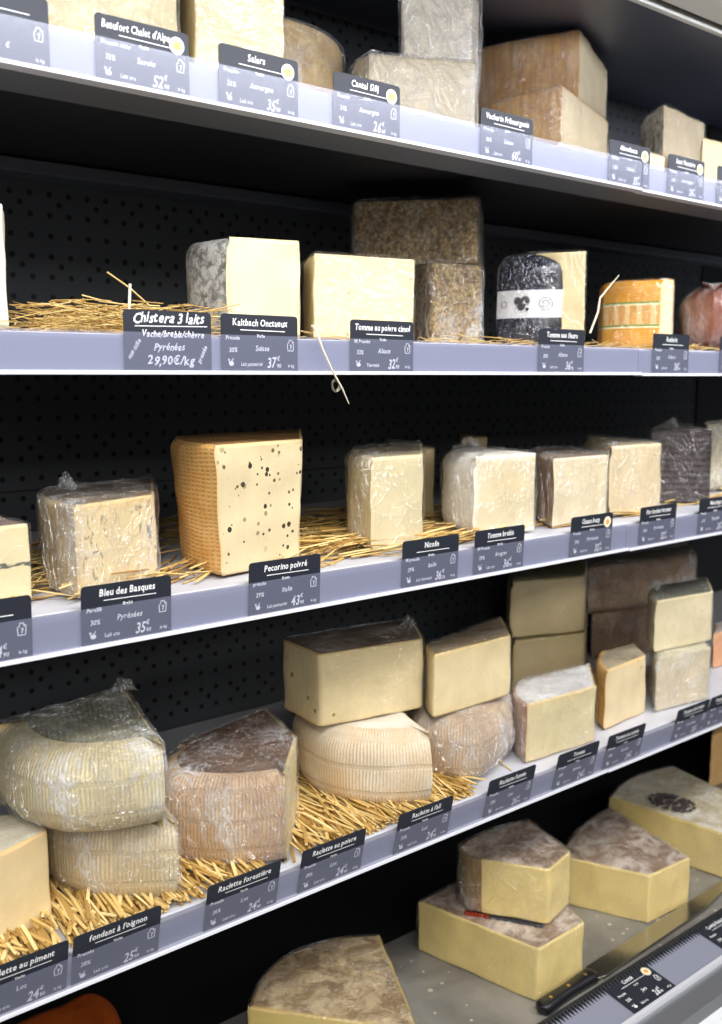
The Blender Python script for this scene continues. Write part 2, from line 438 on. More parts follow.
# ------------------------------------------------------------------ cheese styles
P, R = paste_mat, rind_mat
IV = srgb(226, 214, 170)
def style(s, H):
    """(paste, side rind, top rind) for a named style"""
    if s == 'gruyere':
        p = P('gruyere', srgb(224, 210, 160), srgb(206, 186, 128)); return p, R('straw_smooth', srgb(214, 196, 140), srgb(224, 210, 160), bumpv=.15), p
    if s == 'tan':
        r = R('tan', srgb(170, 140, 92), srgb(200, 172, 122)); return P('tan', srgb(226, 210, 160), srgb(176, 142, 88)), r, r
    if s == 'tan2':
        r = R('tan_b', srgb(146, 122, 82), srgb(176, 150, 106)); return P('tan_b', srgb(206, 188, 140), srgb(150, 118, 70)), r, r
    if s == 'beige':
        r = R('beige', srgb(170, 154, 120), srgb(204, 190, 154)); return P('beige', srgb(206, 194, 160), srgb(176, 158, 122)), r, r
    if s == 'white':
        r = R('offwhite', srgb(190, 184, 172), srgb(224, 218, 204)); return P('offwhite', srgb(226, 218, 192), srgb(206, 194, 160)), r, r
    if s == 'orangerind':
        r = R('orange_streaked', srgb(206, 158, 98), srgb(220, 182, 124), 'stripes', srgb(178, 122, 62), .5, bumpv=.25)
        return P('orangerind', srgb(236, 222, 180), srgb(206, 160, 104)), r, r
    if s == 'cream':
        r = R('creamr', srgb(214, 200, 156), srgb(230, 218, 180), bumpv=.2); return P('cream', srgb(232, 220, 178), srgb(210, 190, 140)), r, r
    if s == 'cream2':
        r = R('cream2r', srgb(120, 100, 74), srgb(150, 130, 98), bumpv=.3); return P('cream2', srgb(234, 220, 170), srgb(196, 168, 104)), r, r
    if s == 'greymould':
        r = R('greymould', srgb(70, 66, 64), srgb(120, 116, 114), 'mould', srgb(190, 186, 182)); return P('greymould', srgb(226, 210, 170), srgb(190, 160, 110)), r, r
    if s == 'kaltbach':
        r = R('grey_mottled', srgb(92, 92, 90), srgb(150, 148, 142), 'mould', srgb(190, 188, 180), scale=45)
        return P('smooth', srgb(226, 216, 170), srgb(206, 190, 140)), r, r
    if s == 'eyes':
        r = R('thinbrown', srgb(176, 152, 110), srgb(204, 184, 142)); return P('eyes', srgb(230, 216, 168), srgb(196, 166, 112), eyes=75), r, r
    if s == 'crust':
        r = R('crumbly', srgb(112, 82, 40), srgb(146, 112, 60), 'crumbs', srgb(188, 164, 112)); return r, r, r
    if s == 'navy':
        b = band_mat('navy', H); return P('navy', srgb(228, 212, 160), srgb(214, 196, 140), band=.002), b, plain('navy_wax', srgb(16, 17, 36), .22)
    if s == 'orange':
        b = band_mat('orange', H); return P('orangecut', srgb(236, 220, 176), srgb(230, 176, 76)), b, R('orangetop', srgb(220, 150, 44), srgb(232, 172, 62), bumpv=.2)
    if s == 'redbrown':
        r = R('redbrown', srgb(118, 58, 38), srgb(150, 80, 54), rough=.3, bumpv=.25); return r, r, r
    if s == 'ashline':
        r = R('purplegrey', srgb(104, 82, 78), srgb(140, 118, 108)); return P('ashline', srgb(230, 218, 172), srgb(206, 184, 132), line=(.034, .0022, srgb(96, 98, 92))), r, r
    if s == 'blue':
        r = R('bluewrap', srgb(176, 152, 112), srgb(204, 186, 146)); return P('blue', srgb(230, 214, 166), srgb(208, 180, 124), veins=srgb(70, 84, 84), band=.008), r, R('bluetop', srgb(100, 86, 66), srgb(130, 112, 86))
    if s == 'pepper':
        r = R('basket', srgb(214, 158, 84), srgb(232, 190, 122), 'basket', bumpv=.4)
        return (P('pepper', srgb(226, 212, 166), srgb(214, 186, 130), spots=[(60, .26, srgb(192, 176, 134), .4), (95, .34, srgb(150, 136, 100), .35), (120, .36, srgb(58, 52, 40), .34), (175, .34, srgb(92, 80, 54), .20)]), r,
                R('baskettop', srgb(140, 102, 56), srgb(166, 126, 76), 'diag', bumpv=.5))
    if s == 'ivory':
        r = R('ivoryr', srgb(196, 176, 132), srgb(224, 208, 166), bumpv=.25); return P('ivory', srgb(222, 212, 168), srgb(222, 204, 156), band=.005), r, R('ivorytop', srgb(140, 128, 96), srgb(170, 156, 120))
    if s == 'whiterind':
        r = R('powder', srgb(222, 212, 198), srgb(242, 236, 226), bumpv=.3); return P('whiterind', srgb(226, 212, 168), srgb(240, 232, 214), band=.009), r, r
    if s == 'beige2':
        r = R('b2', srgb(140, 108, 78), srgb(180, 150, 116)); return P('b2', srgb(230, 218, 178), srgb(232, 220, 190), band=.003), r, R('b2t', srgb(110, 88, 72), srgb(150, 126, 104))
    if s == 'beige3':
        r = R('b3', srgb(150, 128, 92), srgb(196, 176, 136)); return P('b3', srgb(226, 210, 168), srgb(226, 208, 168)), r, R('b3t', srgb(150, 138, 108), srgb(186, 172, 136))
    if s == 'brownribs':
        r = R('brownribs', srgb(48, 32, 34), srgb(66, 46, 46), 'rings', rough=.35, bumpv=.9); return r, r, R('brownribtop', srgb(52, 38, 38), srgb(72, 56, 54), rough=.4)
    if s in ('greywhite', 'greywhite2'):
        r = R('greywhite', srgb(170, 162, 130), srgb(208, 200, 170), 'mould', srgb(222, 214, 186)); return P('greywhite', srgb(228, 216, 180), srgb(186, 178, 144)), r, r
    if s == 'greywhite3':
        r = R('gw3', srgb(150, 140, 104), srgb(200, 188, 150)); return P('gw3', srgb(232, 222, 182), srgb(206, 194, 148)), r, R('gw3t', srgb(92, 92, 78), srgb(128, 128, 108), 'diag')
    if s == 'chili':
        r = R('chilir', srgb(206, 186, 142), srgb(224, 208, 168), bumpv=.3)
        return P('chili', srgb(226, 208, 156), srgb(204, 166, 108), spots=[(70, .3, srgb(150, 92, 50), .16)]), r, R('chilit', srgb(176, 168, 146), srgb(206, 198, 176))
    if s == 'chili2':
        r = R('chili2r', srgb(176, 132, 70), srgb(202, 164, 104)); return P('chili2', srgb(230, 214, 168), srgb(206, 172, 112), spots=[(80, .3, srgb(150, 112, 66), .22)]), r, R('chili2t', srgb(132, 120, 98), srgb(170, 156, 130))
    if s == 'speck':
        r = R('speckt', srgb(96, 80, 64), srgb(126, 108, 88), bumpv=.3); return P('speck', srgb(230, 216, 166), srgb(198, 172, 108), spots=[(62, .26, srgb(140, 126, 84), .2), (90, .2, srgb(176, 136, 86), .2)]), r, r
    if s == 'frost':
        r = R('frostside', srgb(160, 118, 96), srgb(206, 176, 152)); return P('frost', srgb(226, 214, 164), srgb(206, 176, 122)), r, R('frosttop', srgb(196, 190, 184), srgb(232, 230, 228), bumpv=.4)
    if s == 'olive':
        r = R('oliver', srgb(142, 128, 84), srgb(172, 158, 108)); return P('olive', srgb(222, 206, 156), srgb(170, 150, 92)), r, r
    if s == 'brown':
        r = R('brown', srgb(128, 96, 62), srgb(160, 126, 86)); return r, r, R('brownt', srgb(126, 104, 76), srgb(164, 142, 106))
    if s == 'pink':
        r = R('pinks', srgb(206, 150, 112), srgb(222, 172, 136), bumpv=.2); return r, r, R('pinkt', srgb(150, 140, 132), srgb(190, 184, 176))
    if s == 'darkorange':
        r = R('dkorange', srgb(150, 66, 22), srgb(178, 84, 30), rough=.4, bumpv=.2); return r, r, r
    if s == 'gruyeretop':
        return P('gt', srgb(218, 200, 120), srgb(176, 146, 86)), R('gts', srgb(130, 100, 60), srgb(160, 126, 78)), R('gtt', srgb(124, 100, 68), srgb(166, 140, 100), 'frost', srgb(206, 184, 146), scale=18)
    if s == 'comte':
        return P('comte', srgb(236, 216, 140), srgb(214, 190, 122)), R('comtes', srgb(130, 104, 66), srgb(160, 130, 86)), R('comtet', srgb(126, 100, 78), srgb(166, 138, 112), 'frost', srgb(222, 206, 190), scale=22)
    if s == 'comte2':
        return P('comte2', srgb(238, 220, 150), srgb(206, 184, 110)), R('comtes2', srgb(140, 112, 70), srgb(170, 140, 94)), R('comte2t', srgb(196, 180, 142), srgb(220, 208, 178), 'frost', srgb(232, 226, 214), scale=18)
    if s == 'palorange':
        r = R('palo', srgb(214, 168, 104), srgb(228, 188, 130), bumpv=.2); return r, r, r
    ribs = {'ribwhite': (srgb(206, 186, 146), srgb(232, 218, 184), srgb(150, 140, 112), srgb(180, 168, 138)),
            'ribgreen': (srgb(208, 192, 148), srgb(232, 220, 182), srgb(122, 120, 96), srgb(168, 164, 136)),
            'ribbrown': (srgb(190, 152, 112), srgb(226, 202, 172), srgb(92, 66, 48), srgb(126, 94, 72)),
            'ribcream': (srgb(216, 190, 152), srgb(230, 220, 200), srgb(206, 196, 174), srgb(232, 226, 212)),
            'ribpale': (srgb(186, 158, 130), srgb(216, 196, 172), srgb(170, 150, 130), srgb(210, 200, 186))}
    a, b, c3, d = ribs[s]
    p = P('ribp', srgb(224, 208, 152), srgb(200, 176, 124))
    top = R(s + 'top', c3, d, 'diag' if s == 'ribgreen' else 'plain', scale=20)
    return p, R(s, a, b, 'ribs', scale=14, bumpv=.45), top

# ------------------------------------------------------------------ cheese builder
def make_outline(pts, sag, vr=.003, cut_step=.008, arc_n=16):
    """returns list of dicts p, kindL (edge before), kindR (edge after), edge id, s"""
    area2 = sum(pts[i][0]*pts[(i+1) % len(pts)][1] - pts[(i+1) % len(pts)][0]*pts[i][1] for i in range(len(pts)))
    if area2 < 0:
        q = [(p[0], p[1]) for p in reversed(pts)]
        kinds = [p[2] for p in pts]
        n = len(pts)
        kk = [kinds[(n-2-i) % n] for i in range(n)]
        pts = [(q[i][0], q[i][1], kk[i]) for i in range(n)]
    out = []; n = len(pts)
    for i, (x, y, k) in enumerate(pts):
        a = Vector((x, y)); b = Vector(pts[(i+1) % n][:2]); L = (b-a).length
        nrm = Vector(((b-a).y, -(b-a).x)).normalized()
        kn = pts[(i+1) % n][2]; kp = pts[(i-1) % n][2]
        if k == 'a':
            for j in range(arc_n):
                t_ = j/arc_n
                out.append(dict(p=a.lerp(b, t_) + nrm*sag*4*t_*(1-t_), k='a', e=i, s=t_*L, L=L, corner=(j == 0), kp=kp))
        else:
            m = max(3, int(L/cut_step)); ts = [j/m for j in range(m)]
            ex = []
            for dd in (.0012, .003, .006):
                if dd < L*.3: ex += [dd/L, 1-dd/L]
            ts = sorted(set([0.0] + ex + [v for v in ts if v > .0085/L and v < 1-.0085/L]))
            v0 = min(vr, L*.4)/L if kp == 'c' else 0.0
            v1 = 1-min(vr, L*.4)/L if kn == 'c' else 1.0
            ts = [v0] + [v for v in ts if v0 + .0015/L < v < v1 - .0015/L]
            for t_ in ts:
                out.append(dict(p=a.lerp(b, t_), k='c', e=i, s=t_*L, L=L, corner=(t_ == 0), kp=kp, kn=kn))
            if kn == 'c':       # rounded upright corner into the next cut face
                c3 = Vector(pts[(i+2) % n][:2]); L3 = (c3-b).length
                q0 = a.lerp(b, v1); q2 = b.lerp(c3, min(vr, L3*.4)/L3)
                for j in range(5):
                    w = j/5
                    out.append(dict(p=q0*(1-w)**2 + b*2*w*(1-w) + q2*w*w, k='c', e=i, s=L, L=L, corner=False, kp=kp, kn=kn))
    return out

def cheese_body(pts, H, sag, r, bulge, flare, vr, grow=0.0):
    O = make_outline(pts, sag, vr)
    n = len(O)
    P2 = [o['p'] for o in O]
    nr = []
    for i in range(n):
        d = P2[(i+1) % n] - P2[i]
        nr.append(Vector((d.y, -d.x)).normalized())
    cen = sum(P2, Vector((0, 0))) / n
    r = min(r, H*.45)
    zs = [0, .0008, .002, .004, r*.35, r*.65, r]
    m = max(4, int((H-2*r)/.008))
    zs += [r + (H-2*r)*j/m for j in range(1, m)] + [H-r, H-r*.65, H-r*.35, H-.004, H-.002, H-.0008, H]
    zs = sorted(set(round(z, 5) for z in zs if 0 <= z <= H))
    def rin(z, rr):
        q = min(z, H-z)
        return 0 if q >= rr or rr < 1e-6 else rr*(1-math.sqrt(max(0, 1-((rr-q)/rr)**2)))
    def ring(z):
        res = []
        for i in range(n):
            k1 = O[i-1]['k']; k2 = O[i]['k']
            def off(k):
                return rin(z, r)-bulge*math.sin(math.pi*z/H)-grow if k == 'a' else rin(z, .0028)-grow
            n1, n2 = nr[i-1], nr[i]; o1, o2 = off(k1), off(k2)
            det = n1.x*n2.y - n1.y*n2.x
            if abs(det) < .25:
                d = -(n1*o1 + n2*o2) / max(.6, (n1+n2).length) if k1 == k2 else -(n1 if k1 == 'c' else n2)*max(o1, o2)
            else:
                d = Vector(((-o1*n2.y + o2*n1.y)/det, (-n1.x*o2 + n2.x*o1)/det))
            q = P2[i] + d
            q = cen + (q-cen)*(1 + flare*(z-H*.5))
            res.append(q)
        return res
    rings = [ring(z) for z in zs]
    return O, zs, rings, cen

def add_noise(v, amp, freq, seed):
    q = Vector(v)*freq + Vector((seed*3.1, seed*1.7, seed*.9))
    return Vector(v) + noise.noise_vector(q)*amp

def build_cheese(idx, H, z, pts, label, st, sag=.01, r=.004, bulge=0.0, flare=0.0, wrap=0, tuft=None, foil=0, stamp=None, bot=None, vr=.003):
    cx = sum(p[0] for p in pts)/len(pts); cy = sum(p[1] for p in pts)/len(pts)
    shelf_word = ('top shelf' if z > .2 else 'second shelf' if z > 0 else 'third shelf' if z > -.3 else 'fourth shelf' if z > -.6 else 'bottom deck')
    kind_ = 'cheese_block' if ('block' in label or 'slab' in label) else ('round_cheese' if 'round' in label and 'rounded' not in label else 'cheese_wedge')
    root = empty(kind_, (cx, cy, EYE + z), label, 'cheese', 'cut cheeses on the ' + shelf_word)
    lp = [(p[0]-cx, p[1]-cy, p[2]) for p in pts]
    paste, side, top = style(st, H)
    O, zs, rings, cen = cheese_body(lp, H, sag, r, bulge, flare, vr)
    n = len(O); nz = len(zs)
    s_acc = [0.0]
    for i in range(n): s_acc.append(s_acc[-1] + (O[(i+1) % n]['p']-O[i]['p']).length)
    G = lambda i, j: Vector((rings[j][i % n].x, rings[j][i % n].y, zs[j]))
    # cut faces: one continuous mesh of paste
    V, F, RD, UV = [], [], [], []
    RV, RF, RUV = [], [], []
    edges = {}
    for i in range(n):
        edges.setdefault((O[i]['e'], O[i]['k']), []).append(i)
    for (e, k), idxs in edges.items():
        cols_ = idxs + [idxs[-1]+1]
        L = O[idxs[0]]['L']
        kp = O[idxs[0]]['kp']; kn = O[(idxs[-1]+1) % n]['k']
        base = len(V) if k == 'c' else len(RV)
        for ci, i in enumerate(cols_):
            s_ = O[i % n]['s'] if ci < len(idxs) else L
            for j in range(nz):
                v = add_noise(G(i, j), .0018 if k == 'c' else .0024, 30, idx) if 0 < j < nz-1 else G(i, j)
                if k == 'c':
                    dd = min(zs[j], H-zs[j])
                    if r > .008: dd = min(dd, H)
                    if kp == 'a': dd = min(dd, s_)
                    if kn == 'a': dd = min(dd, L-s_)
                    V.append(v); RD.append(dd); UV.append((s_, zs[j]))
                else:
                    RV.append(v); RUV.append((s_acc[i], zs[j]))
        T = F if k == 'c' else RF
        for ci in range(len(cols_)-1):
            for j in range(nz-1):
                a = base + ci*nz + j; b_ = a + nz
                T.append((a, b_, b_+1, a+1))
    if V: mesh_obj('cut_face', V, F, paste, root, 50, UV, RD)
    if RV: mesh_obj('side_rind', RV, RF, side, root, 50, RUV)
    # top and bottom skins
    def cap(zj, up, name, mat):
        ringp = [G(i, zj) for i in range(n)]
        c0 = Vector((cen.x, cen.y, zs[zj]))
        CV, CF = [], []
        ks = [1, .985, .95, .85, .7, .5, .3, .12]
        for kk in ks:
            for p_ in ringp:
                v = c0 + (p_-c0)*kk
                if kk < .99: v = v + Vector((0, 0, (noise.noise(v*40 + Vector((idx, 0, 0)))*.0016 + (.0006 if up else 0))*(1 if up else .1)*min(1, (1-kk)*8)))
                CV.append(v)
        CV.append(c0)
        for a in range(len(ks)-1):
            for i in range(n):
                i2 = (i+1) % n
                f = (a*n+i, a*n+i2, (a+1)*n+i2, (a+1)*n+i)
                CF.append(f if up else f[::-1])
        l = (len(ks)-1)*n
        for i in range(n):
            f = (l+i, l+(i+1) % n, len(CV)-1)
            CF.append(f if up else f[::-1])
        return mesh_obj(name, CV, CF, mat, root, 50, [(v.x, v.y) for v in CV])
    cap(nz-1, True, 'top_rind', top)
    cap(0, False, 'bottom_rind', top if bot is None else paste)
    # cling film around the whole piece
    if wrap:
        g_ = .0018 + .0007*wrap
        O2, z2, rg, cen2 = cheese_body(lp, H, sag, max(r, .004), bulge, flare, vr, g_)
        m = len(O2); FV, FF = [], []
        SL = []
        nzz = len(z2)
        for j in range(nzz):
            zz = z2[j] + g_*.6 if j > nzz/2 else z2[j] + .0004
            for i in range(m):
                v = Vector((rg[j][i].x, rg[j][i].y, zz))
                out = Vector((rg[j][i].x-cen2.x, rg[j][i].y-cen2.y, 0)).normalized()
                amp = noise.noise(v*85 + Vector((idx*5.3, 2, 1)))*.5 + noise.noise(v*34 + Vector((idx, 7, 1)))
                amp = max(-.3, amp)
                sl = (1.0 if O2[i]['k'] == 'a' else min(1.0, .18 + .45*max(0, wrap-.6))) 
                SL.append(sl)
                FV.append(v + out*amp*.0026*wrap*(.4+.6*sl))
        for j in range(nzz-1):
            for i in range(m):
                i2 = (i+1) % m
                FF.append((j*m+i, j*m+i2, (j+1)*m+i2, (j+1)*m+i))
        prev = (nzz-1)*m
        cz = Vector((cen2.x, cen2.y, H + g_*.6))
        for kk in (.96, .88, .76, .6, .42, .22):
            st_ = len(FV)
            for i in range(m):
                b0 = Vector((rg[-1][i].x, rg[-1][i].y, H + g_*.6)); v = cz + (b0-cz)*kk
                lift = max(0, noise.noise(v*60 + Vector((idx*2, 0, 5))))*.004*wrap
                FV.append(v + Vector((0, 0, lift + .0014))); SL.append(.85)
            for i in range(m):
                i2 = (i+1) % m
                FF.append((prev+i, prev+i2, st_+i2, st_+i))
            prev = st_
        FV.append(cz + Vector((0, 0, .002))); SL.append(.85)
        for i in range(m): FF.append((prev+i, prev+(i+1) % m, len(FV)-1))
        mesh_obj('plastic_wrap', FV, FF, film_mat(round(wrap, 1)), root, 60, None, SL)
    if tuft:       # gathered knot of film standing up from the top
        TV, TF = [], []
        bx, by = tuft[0]-cx, tuft[1]-cy
        for q in range(5):
            ang = random.uniform(0, math.pi); wdt = random.uniform(.02, .035); hgt = random.uniform(.008, .016)
            nx, nyy = 12, 6; b0 = len(TV)
            for a in range(nx+1):
                for b_ in range(nyy+1):
                    uu = (a/nx-.5)*wdt; vv = b_/nyy
                    v = Vector((bx + math.cos(ang)*uu + random.uniform(-.001, .001), by + math.sin(ang)*uu, H + .001 + vv*hgt*(1-(2*a/nx-1)**2*.8)))
                    v += noise.noise_vector(v*160 + Vector((q, idx, 0)))*.006*vv
                    TV.append(v)
            for a in range(nx):
                for b_ in range(nyy):
                    i0 = b0 + a*(nyy+1) + b_
                    TF.append((i0, i0+nyy+1, i0+nyy+2, i0+1))
        mesh_obj('film_knot', TV, TF, film_mat(1.8), root, 60, None, [1.0]*len(TV))
    if foil:       # strip of printed foil peeping out under the wedge along its left cut face
        a, b = Vector(lp[1][:2]), Vector(lp[2][:2])
        a = a.lerp(b, -.25)
        dirv = (b-a).normalized(); nn = Vector((dirv.y, -dirv.x))
        for s0, s1, mt, nm in ((.0, .30, 'foilred', 'red_foil_flap'), (.28, .95, 'foildark', 'printed_foil_flap')):
            SV, SF = [], []
            N = 26
            for q in range(N+1):
                t_ = s0 + (s1-s0)*q/N
                p_ = a.lerp(b, t_)
                w_ = .004 + .004*abs(math.sin(q*.9)) * (1.2 if mt == 'foilred' else .7)
                SV.append((p_.x - nn.x*.004, p_.y - nn.y*.004, -.001))
                SV.append((p_.x + nn.x*w_*.6, p_.y + nn.y*w_*.6, .001 + .0012*math.sin(q*1.7)))
                SV.append((p_.x + nn.x*w_, p_.y + nn.y*w_, -.004 - .003*abs(math.sin(q*1.1))))
            for q in range(N):
                for w in (0, 1):
                    SF.append((q*3+w, q*3+w+1, (q+1)*3+w+1, (q+1)*3+w))
            o = mesh_obj(nm, SV, SF, M[mt], root, 40)
            sm = o.modifiers.new('thick', 'SOLIDIFY'); sm.thickness = .0006
    if stamp:      # printed oval mark on the rind, lying on the top skin
        SV, SF = [], []
        sx, sy = stamp[0]-cx, stamp[1]-cy
        rngs = [(.0, .010), (.013, .026), (.029, .034)]
        for (ra, rb) in rngs:
            b0 = len(SV); NN = 40
            for q in range(NN):
                an = 2*math.pi*q/NN
                wob = 1 + .06*math.sin(q*2.7)
                for rr in (ra, rb):
                    SV.append((sx + math.cos(an)*rr*1.0*wob, sy + math.sin(an)*rr*1.25*wob, H + .0034 + .0004*(rr > .02)))
            for q in range(NN):
                q2 = (q+1) % NN
                if (q*7) % 11 > 1: SF.append((b0+q*2, b0+q*2+1, b0+q2*2+1, b0+q2*2))
        o = mesh_obj('ink_stamp', SV, SF, plain('faded_ink', srgb(70, 58, 62), .8), root)
        sm = o.modifiers.new('thick', 'SOLIDIFY'); sm.thickness = .0003
    return root

# ------------------------------------------------------------------ the setting
def structure(o): o['kind'] = 'structure'; return o
b = MB(); b.box(-2.5, 5.5, -4, 1.6, -.05, 0); structure(b.build('floor', M['floor']))
YB = 1.24
# the perforated back panel; its origin lies on one of its holes
HX, HZ = .4774, EYE + .2492
b = MB(); b.box(-.6-HX, 2.005-HX, YB, YB+.02, EYE-.92-HZ, EYE+.532-HZ)
o = b.build('wall_back', M['panel']); o.location = (HX, 0, HZ); structure(o)
b = MB(); b.box(2.005, 5.0, YB-.004, YB+.02, EYE-.92, EYE+.532); structure(b.build('wall_back_far', M['black']))
b = MB()
for zz in (-.1433,):
    b.box(-.6, 2.005, YB-.0012, YB, EYE+zz-.0016, EYE+zz)
structure(b.build('trim_1', M['black']))

# cabinet canopy: sloping ceiling over the top shelf, pale front trim
root = empty('cabinet_canopy', (1.3, .80, EYE+.455), 'dark blue-grey canopy roof over the top shelf with a pale front edge', 'canopy')
def loc(x, y, z): return (x-1.3, y-.80, z-(EYE+.455))
b = MB(); b.prism_x(-1.9, 3.7, [(-.012, .010), (.462, .082), (.462, .16), (-.012, .06)]); b.build('roof_panel', M['canopyd'], root)
b = MB(); b.prism_x(-1.9, 3.7, [(-.020, .002), (-.011, .002), (-.011, .09), (-.020, .09)]); b.build('front_trim', M['canopyw'], root, bevel=.001)
b = MB(); b.box(-1.9, 3.7, -.032, -.021, .010, .09); b.build('dark_groove', M['black'], root)  # dark line between the front trim and the fascia
b = MB(); b.box(-1.9, 3.7, -.20, -.033, .004, .09); b.build('fascia', M['canopyw'], root, bevel=.002)

# base cabinet
root = empty('chilled_cabinet', (1.3, .74, 0), 'worn grey steel bottom deck of the cabinet with its bumper front', 'cabinet')
ZD = EYE - .820
def bx(bm, x0, x1, y0, y1, z0, z1): bm.box(x0-1.3, x1-1.3, y0-.74, y1-.74, z0, z1)
b = MB(); bx(b, .60, 5, .754, 1.02, ZD-.02, ZD); b.build('deck', M['deck'], root)
b = MB(); bx(b, -.6, .5995, .754, 1.0195, ZD-.02, ZD-.0006); bx(b, -.6, 5, 1.0205, YB, ZD-.02, ZD-.0006); b.build('deck_shade', M['deckshade'], root)  # shade at the deck's rear and left, put in as black panels
b = MB(); bx(b, -.6, 5, .60, YB, .08, ZD-.081); b.build('plinth', M['metalg'], root)
# bumper profile from the deck outwards: sloping label ledge, grey bumpers, white strip
def prof(name, pr, mat, smooth=None):
    bb = MB(); bb.prism_x(-1.9, 3.7, [(y-.74, z) for y, z in pr]); return bb.build(name, mat, root, smooth)
prof('label_ledge', [(.694, ZD-.007), (.694, ZD-.020), (.748, ZD-.020), (.748, ZD+.002)], M['rail'])
prof('ledge_bead', [(.688, ZD-.003), (.688, ZD-.016), (.694, ZD-.016), (.694, ZD-.003)], M['bead'])
prof('upper_bumper', [(.652, ZD-.012), (.644, ZD-.024), (.644, ZD-.05), (.687, ZD-.05), (.687, ZD-.010)], M['metal'])
prof('white_strip', [(.628, ZD-.022), (.620, ZD-.032), (.620, ZD-.06), (.643, ZD-.06), (.643, ZD-.020)], M['metalw'])
prof('lower_bumper', [(.585, ZD-.034), (.572, ZD-.046), (.565, ZD-.08), (.619, ZD-.08), (.619, ZD-.031)], M['metalg'])
# toothed vent strip behind the ledge
b = MB()
bx(b, -.6, 5, .7485, .7535, ZD-.01, ZD+.007)
b.build('vent_strip', M['black'], root)
b = MB()
x = .5
while x < 2.2:
    b.add([(x-1.3, .7484-.74, ZD+.0066), (x+.0038-1.3, .7484-.74, ZD+.0066), (x+.0019-1.3, .738-.74, ZD+.0010),
           (x-1.3, .7484-.74, ZD+.0022), (x+.0038-1.3, .7484-.74, ZD+.0022), (x+.0019-1.3, .738-.74, ZD-.0010)],
          [(0, 2, 1), (3, 4, 5), (0, 1, 4, 3), (1, 2, 5, 4), (2, 0, 3, 5)])
    x += .0066
o = b.build('vent_teeth', M['black'], root)

# ------------------------------------------------------------------ shelves
RH = .036
SHELVES = {1: dict(rb=.234, tilt=0.0, name='top shelf', seam=1.12),
           2: dict(rb=.0012, tilt=0.0, name='second shelf', seam=1.134),
           3: dict(rb=-.2315, tilt=.0015, name='third shelf', seam=1.122),
           4: dict(rb=-.5380, tilt=.0075, name='fourth shelf', seam=1.10)}
D0 = .785
ORD = {1: 'white shelf board with lilac-lit price rail, topmost of the four shelves',
       2: 'shelf at eye level whose white price rail runs level across the picture',
       3: 'third shelf from the top, with the blue-veined and peppercorn cheeses on it',
       4: 'fourth shelf from the top, straw-covered white board above the steel deck'}
for k, s in SHELVES.items():
    z0 = EYE + s['rb']; t_ = s['tilt']
    zt = z0 + .0345
    root = empty('display_shelf', (1.3, D0, z0), ORD[k], 'shelf', 'display shelves of the cabinet')
    f = lambda y: y-D0
    zz = lambda z: z-z0
    b = MB(); b.box(-1.9, 3.7, f(D0+.0105), f(YB-.002), zz(zt-.003), zz(zt)); b.build('board', M['board'], root, bevel=.001)
    b = MB(); b.box(-1.9, 3.7, f(D0+.0105), f(YB-.002), zz(zt-.012), zz(zt-.0032)); b.build('steel_tray', M['black'], root)
    b = MB(); b.box(-1.9, 3.7, f(D0+.012), f(D0+.075), zz(z0+.001), zz(zt-.0145)); b.build('front_beam', M['dark'], root, bevel=.002)
    b = MB(); b.box(-1.9, 3.7, f(YB-.05), f(YB-.003), zz(z0+.004), zz(zt-.0145)); b.build('rear_beam', M['dark'], root, bevel=.002)
    for (xa, xb) in ((-.6, s['seam']-.0008), (s['seam']+.0008, 3.4)):
        dz = 0 if xa < 0 else -.0012
        b = MB(); b.prism_x(xa-1.3, xb-1.3, [(f(D0+.0035+t_), .003+dz), (f(D0+.0095+t_), .003+dz), (f(D0+.0095), .0335+dz), (f(D0+.0035), .0335+dz)])
        b.build('price_rail', M['rail'], root)
        b = MB(); b.prism_x(xa-1.3, xb-1.3, [(f(D0-.004+t_), dz), (f(D0+.011+t_), dz), (f(D0+.011+t_), .003+dz), (f(D0-.003+t_), .0036+dz)])
        b.build('rail_lip', M['bead'], root, bevel=.0006)
        b = MB(); b.prism_x(xa-1.3, xb-1.3, [(f(D0-.0020+t_), .0036+dz), (f(D0-.0012+t_), .0036+dz), (f(D0-.0012), .036+dz), (f(D0-.0020), .036+dz)])
        b.build('clear_cover', M['cover'], root)

# ------------------------------------------------------------------ price cards
font_cache = {}
def glyph(ch):
    if ch in font_cache: return font_cache[ch]
    cu = bpy.data.curves.new('g', 'FONT'); cu.body = ch; cu.size = 1; cu.resolution_u = 2; cu.offset = .02
    ob = bpy.data.objects.new('g', cu); col.objects.link(ob)
    dg = bpy.context.evaluated_depsgraph_get(); dg.update()
    me = bpy.data.meshes.new_from_object(ob.evaluated_get(dg))
    vs = [(v.co.x, v.co.y) for v in me.vertices]; fs = [tuple(p.vertices) for p in me.polygons]
    adv = (max([v[0] for v in vs])+.055) if vs else .28
    bpy.data.objects.remove(ob); bpy.data.curves.remove(cu); bpy.data.meshes.remove(me)
    font_cache[ch] = (vs, fs, adv)
    return font_cache[ch]
for ch in ' ': font_cache[ch] = ([], [], .28)

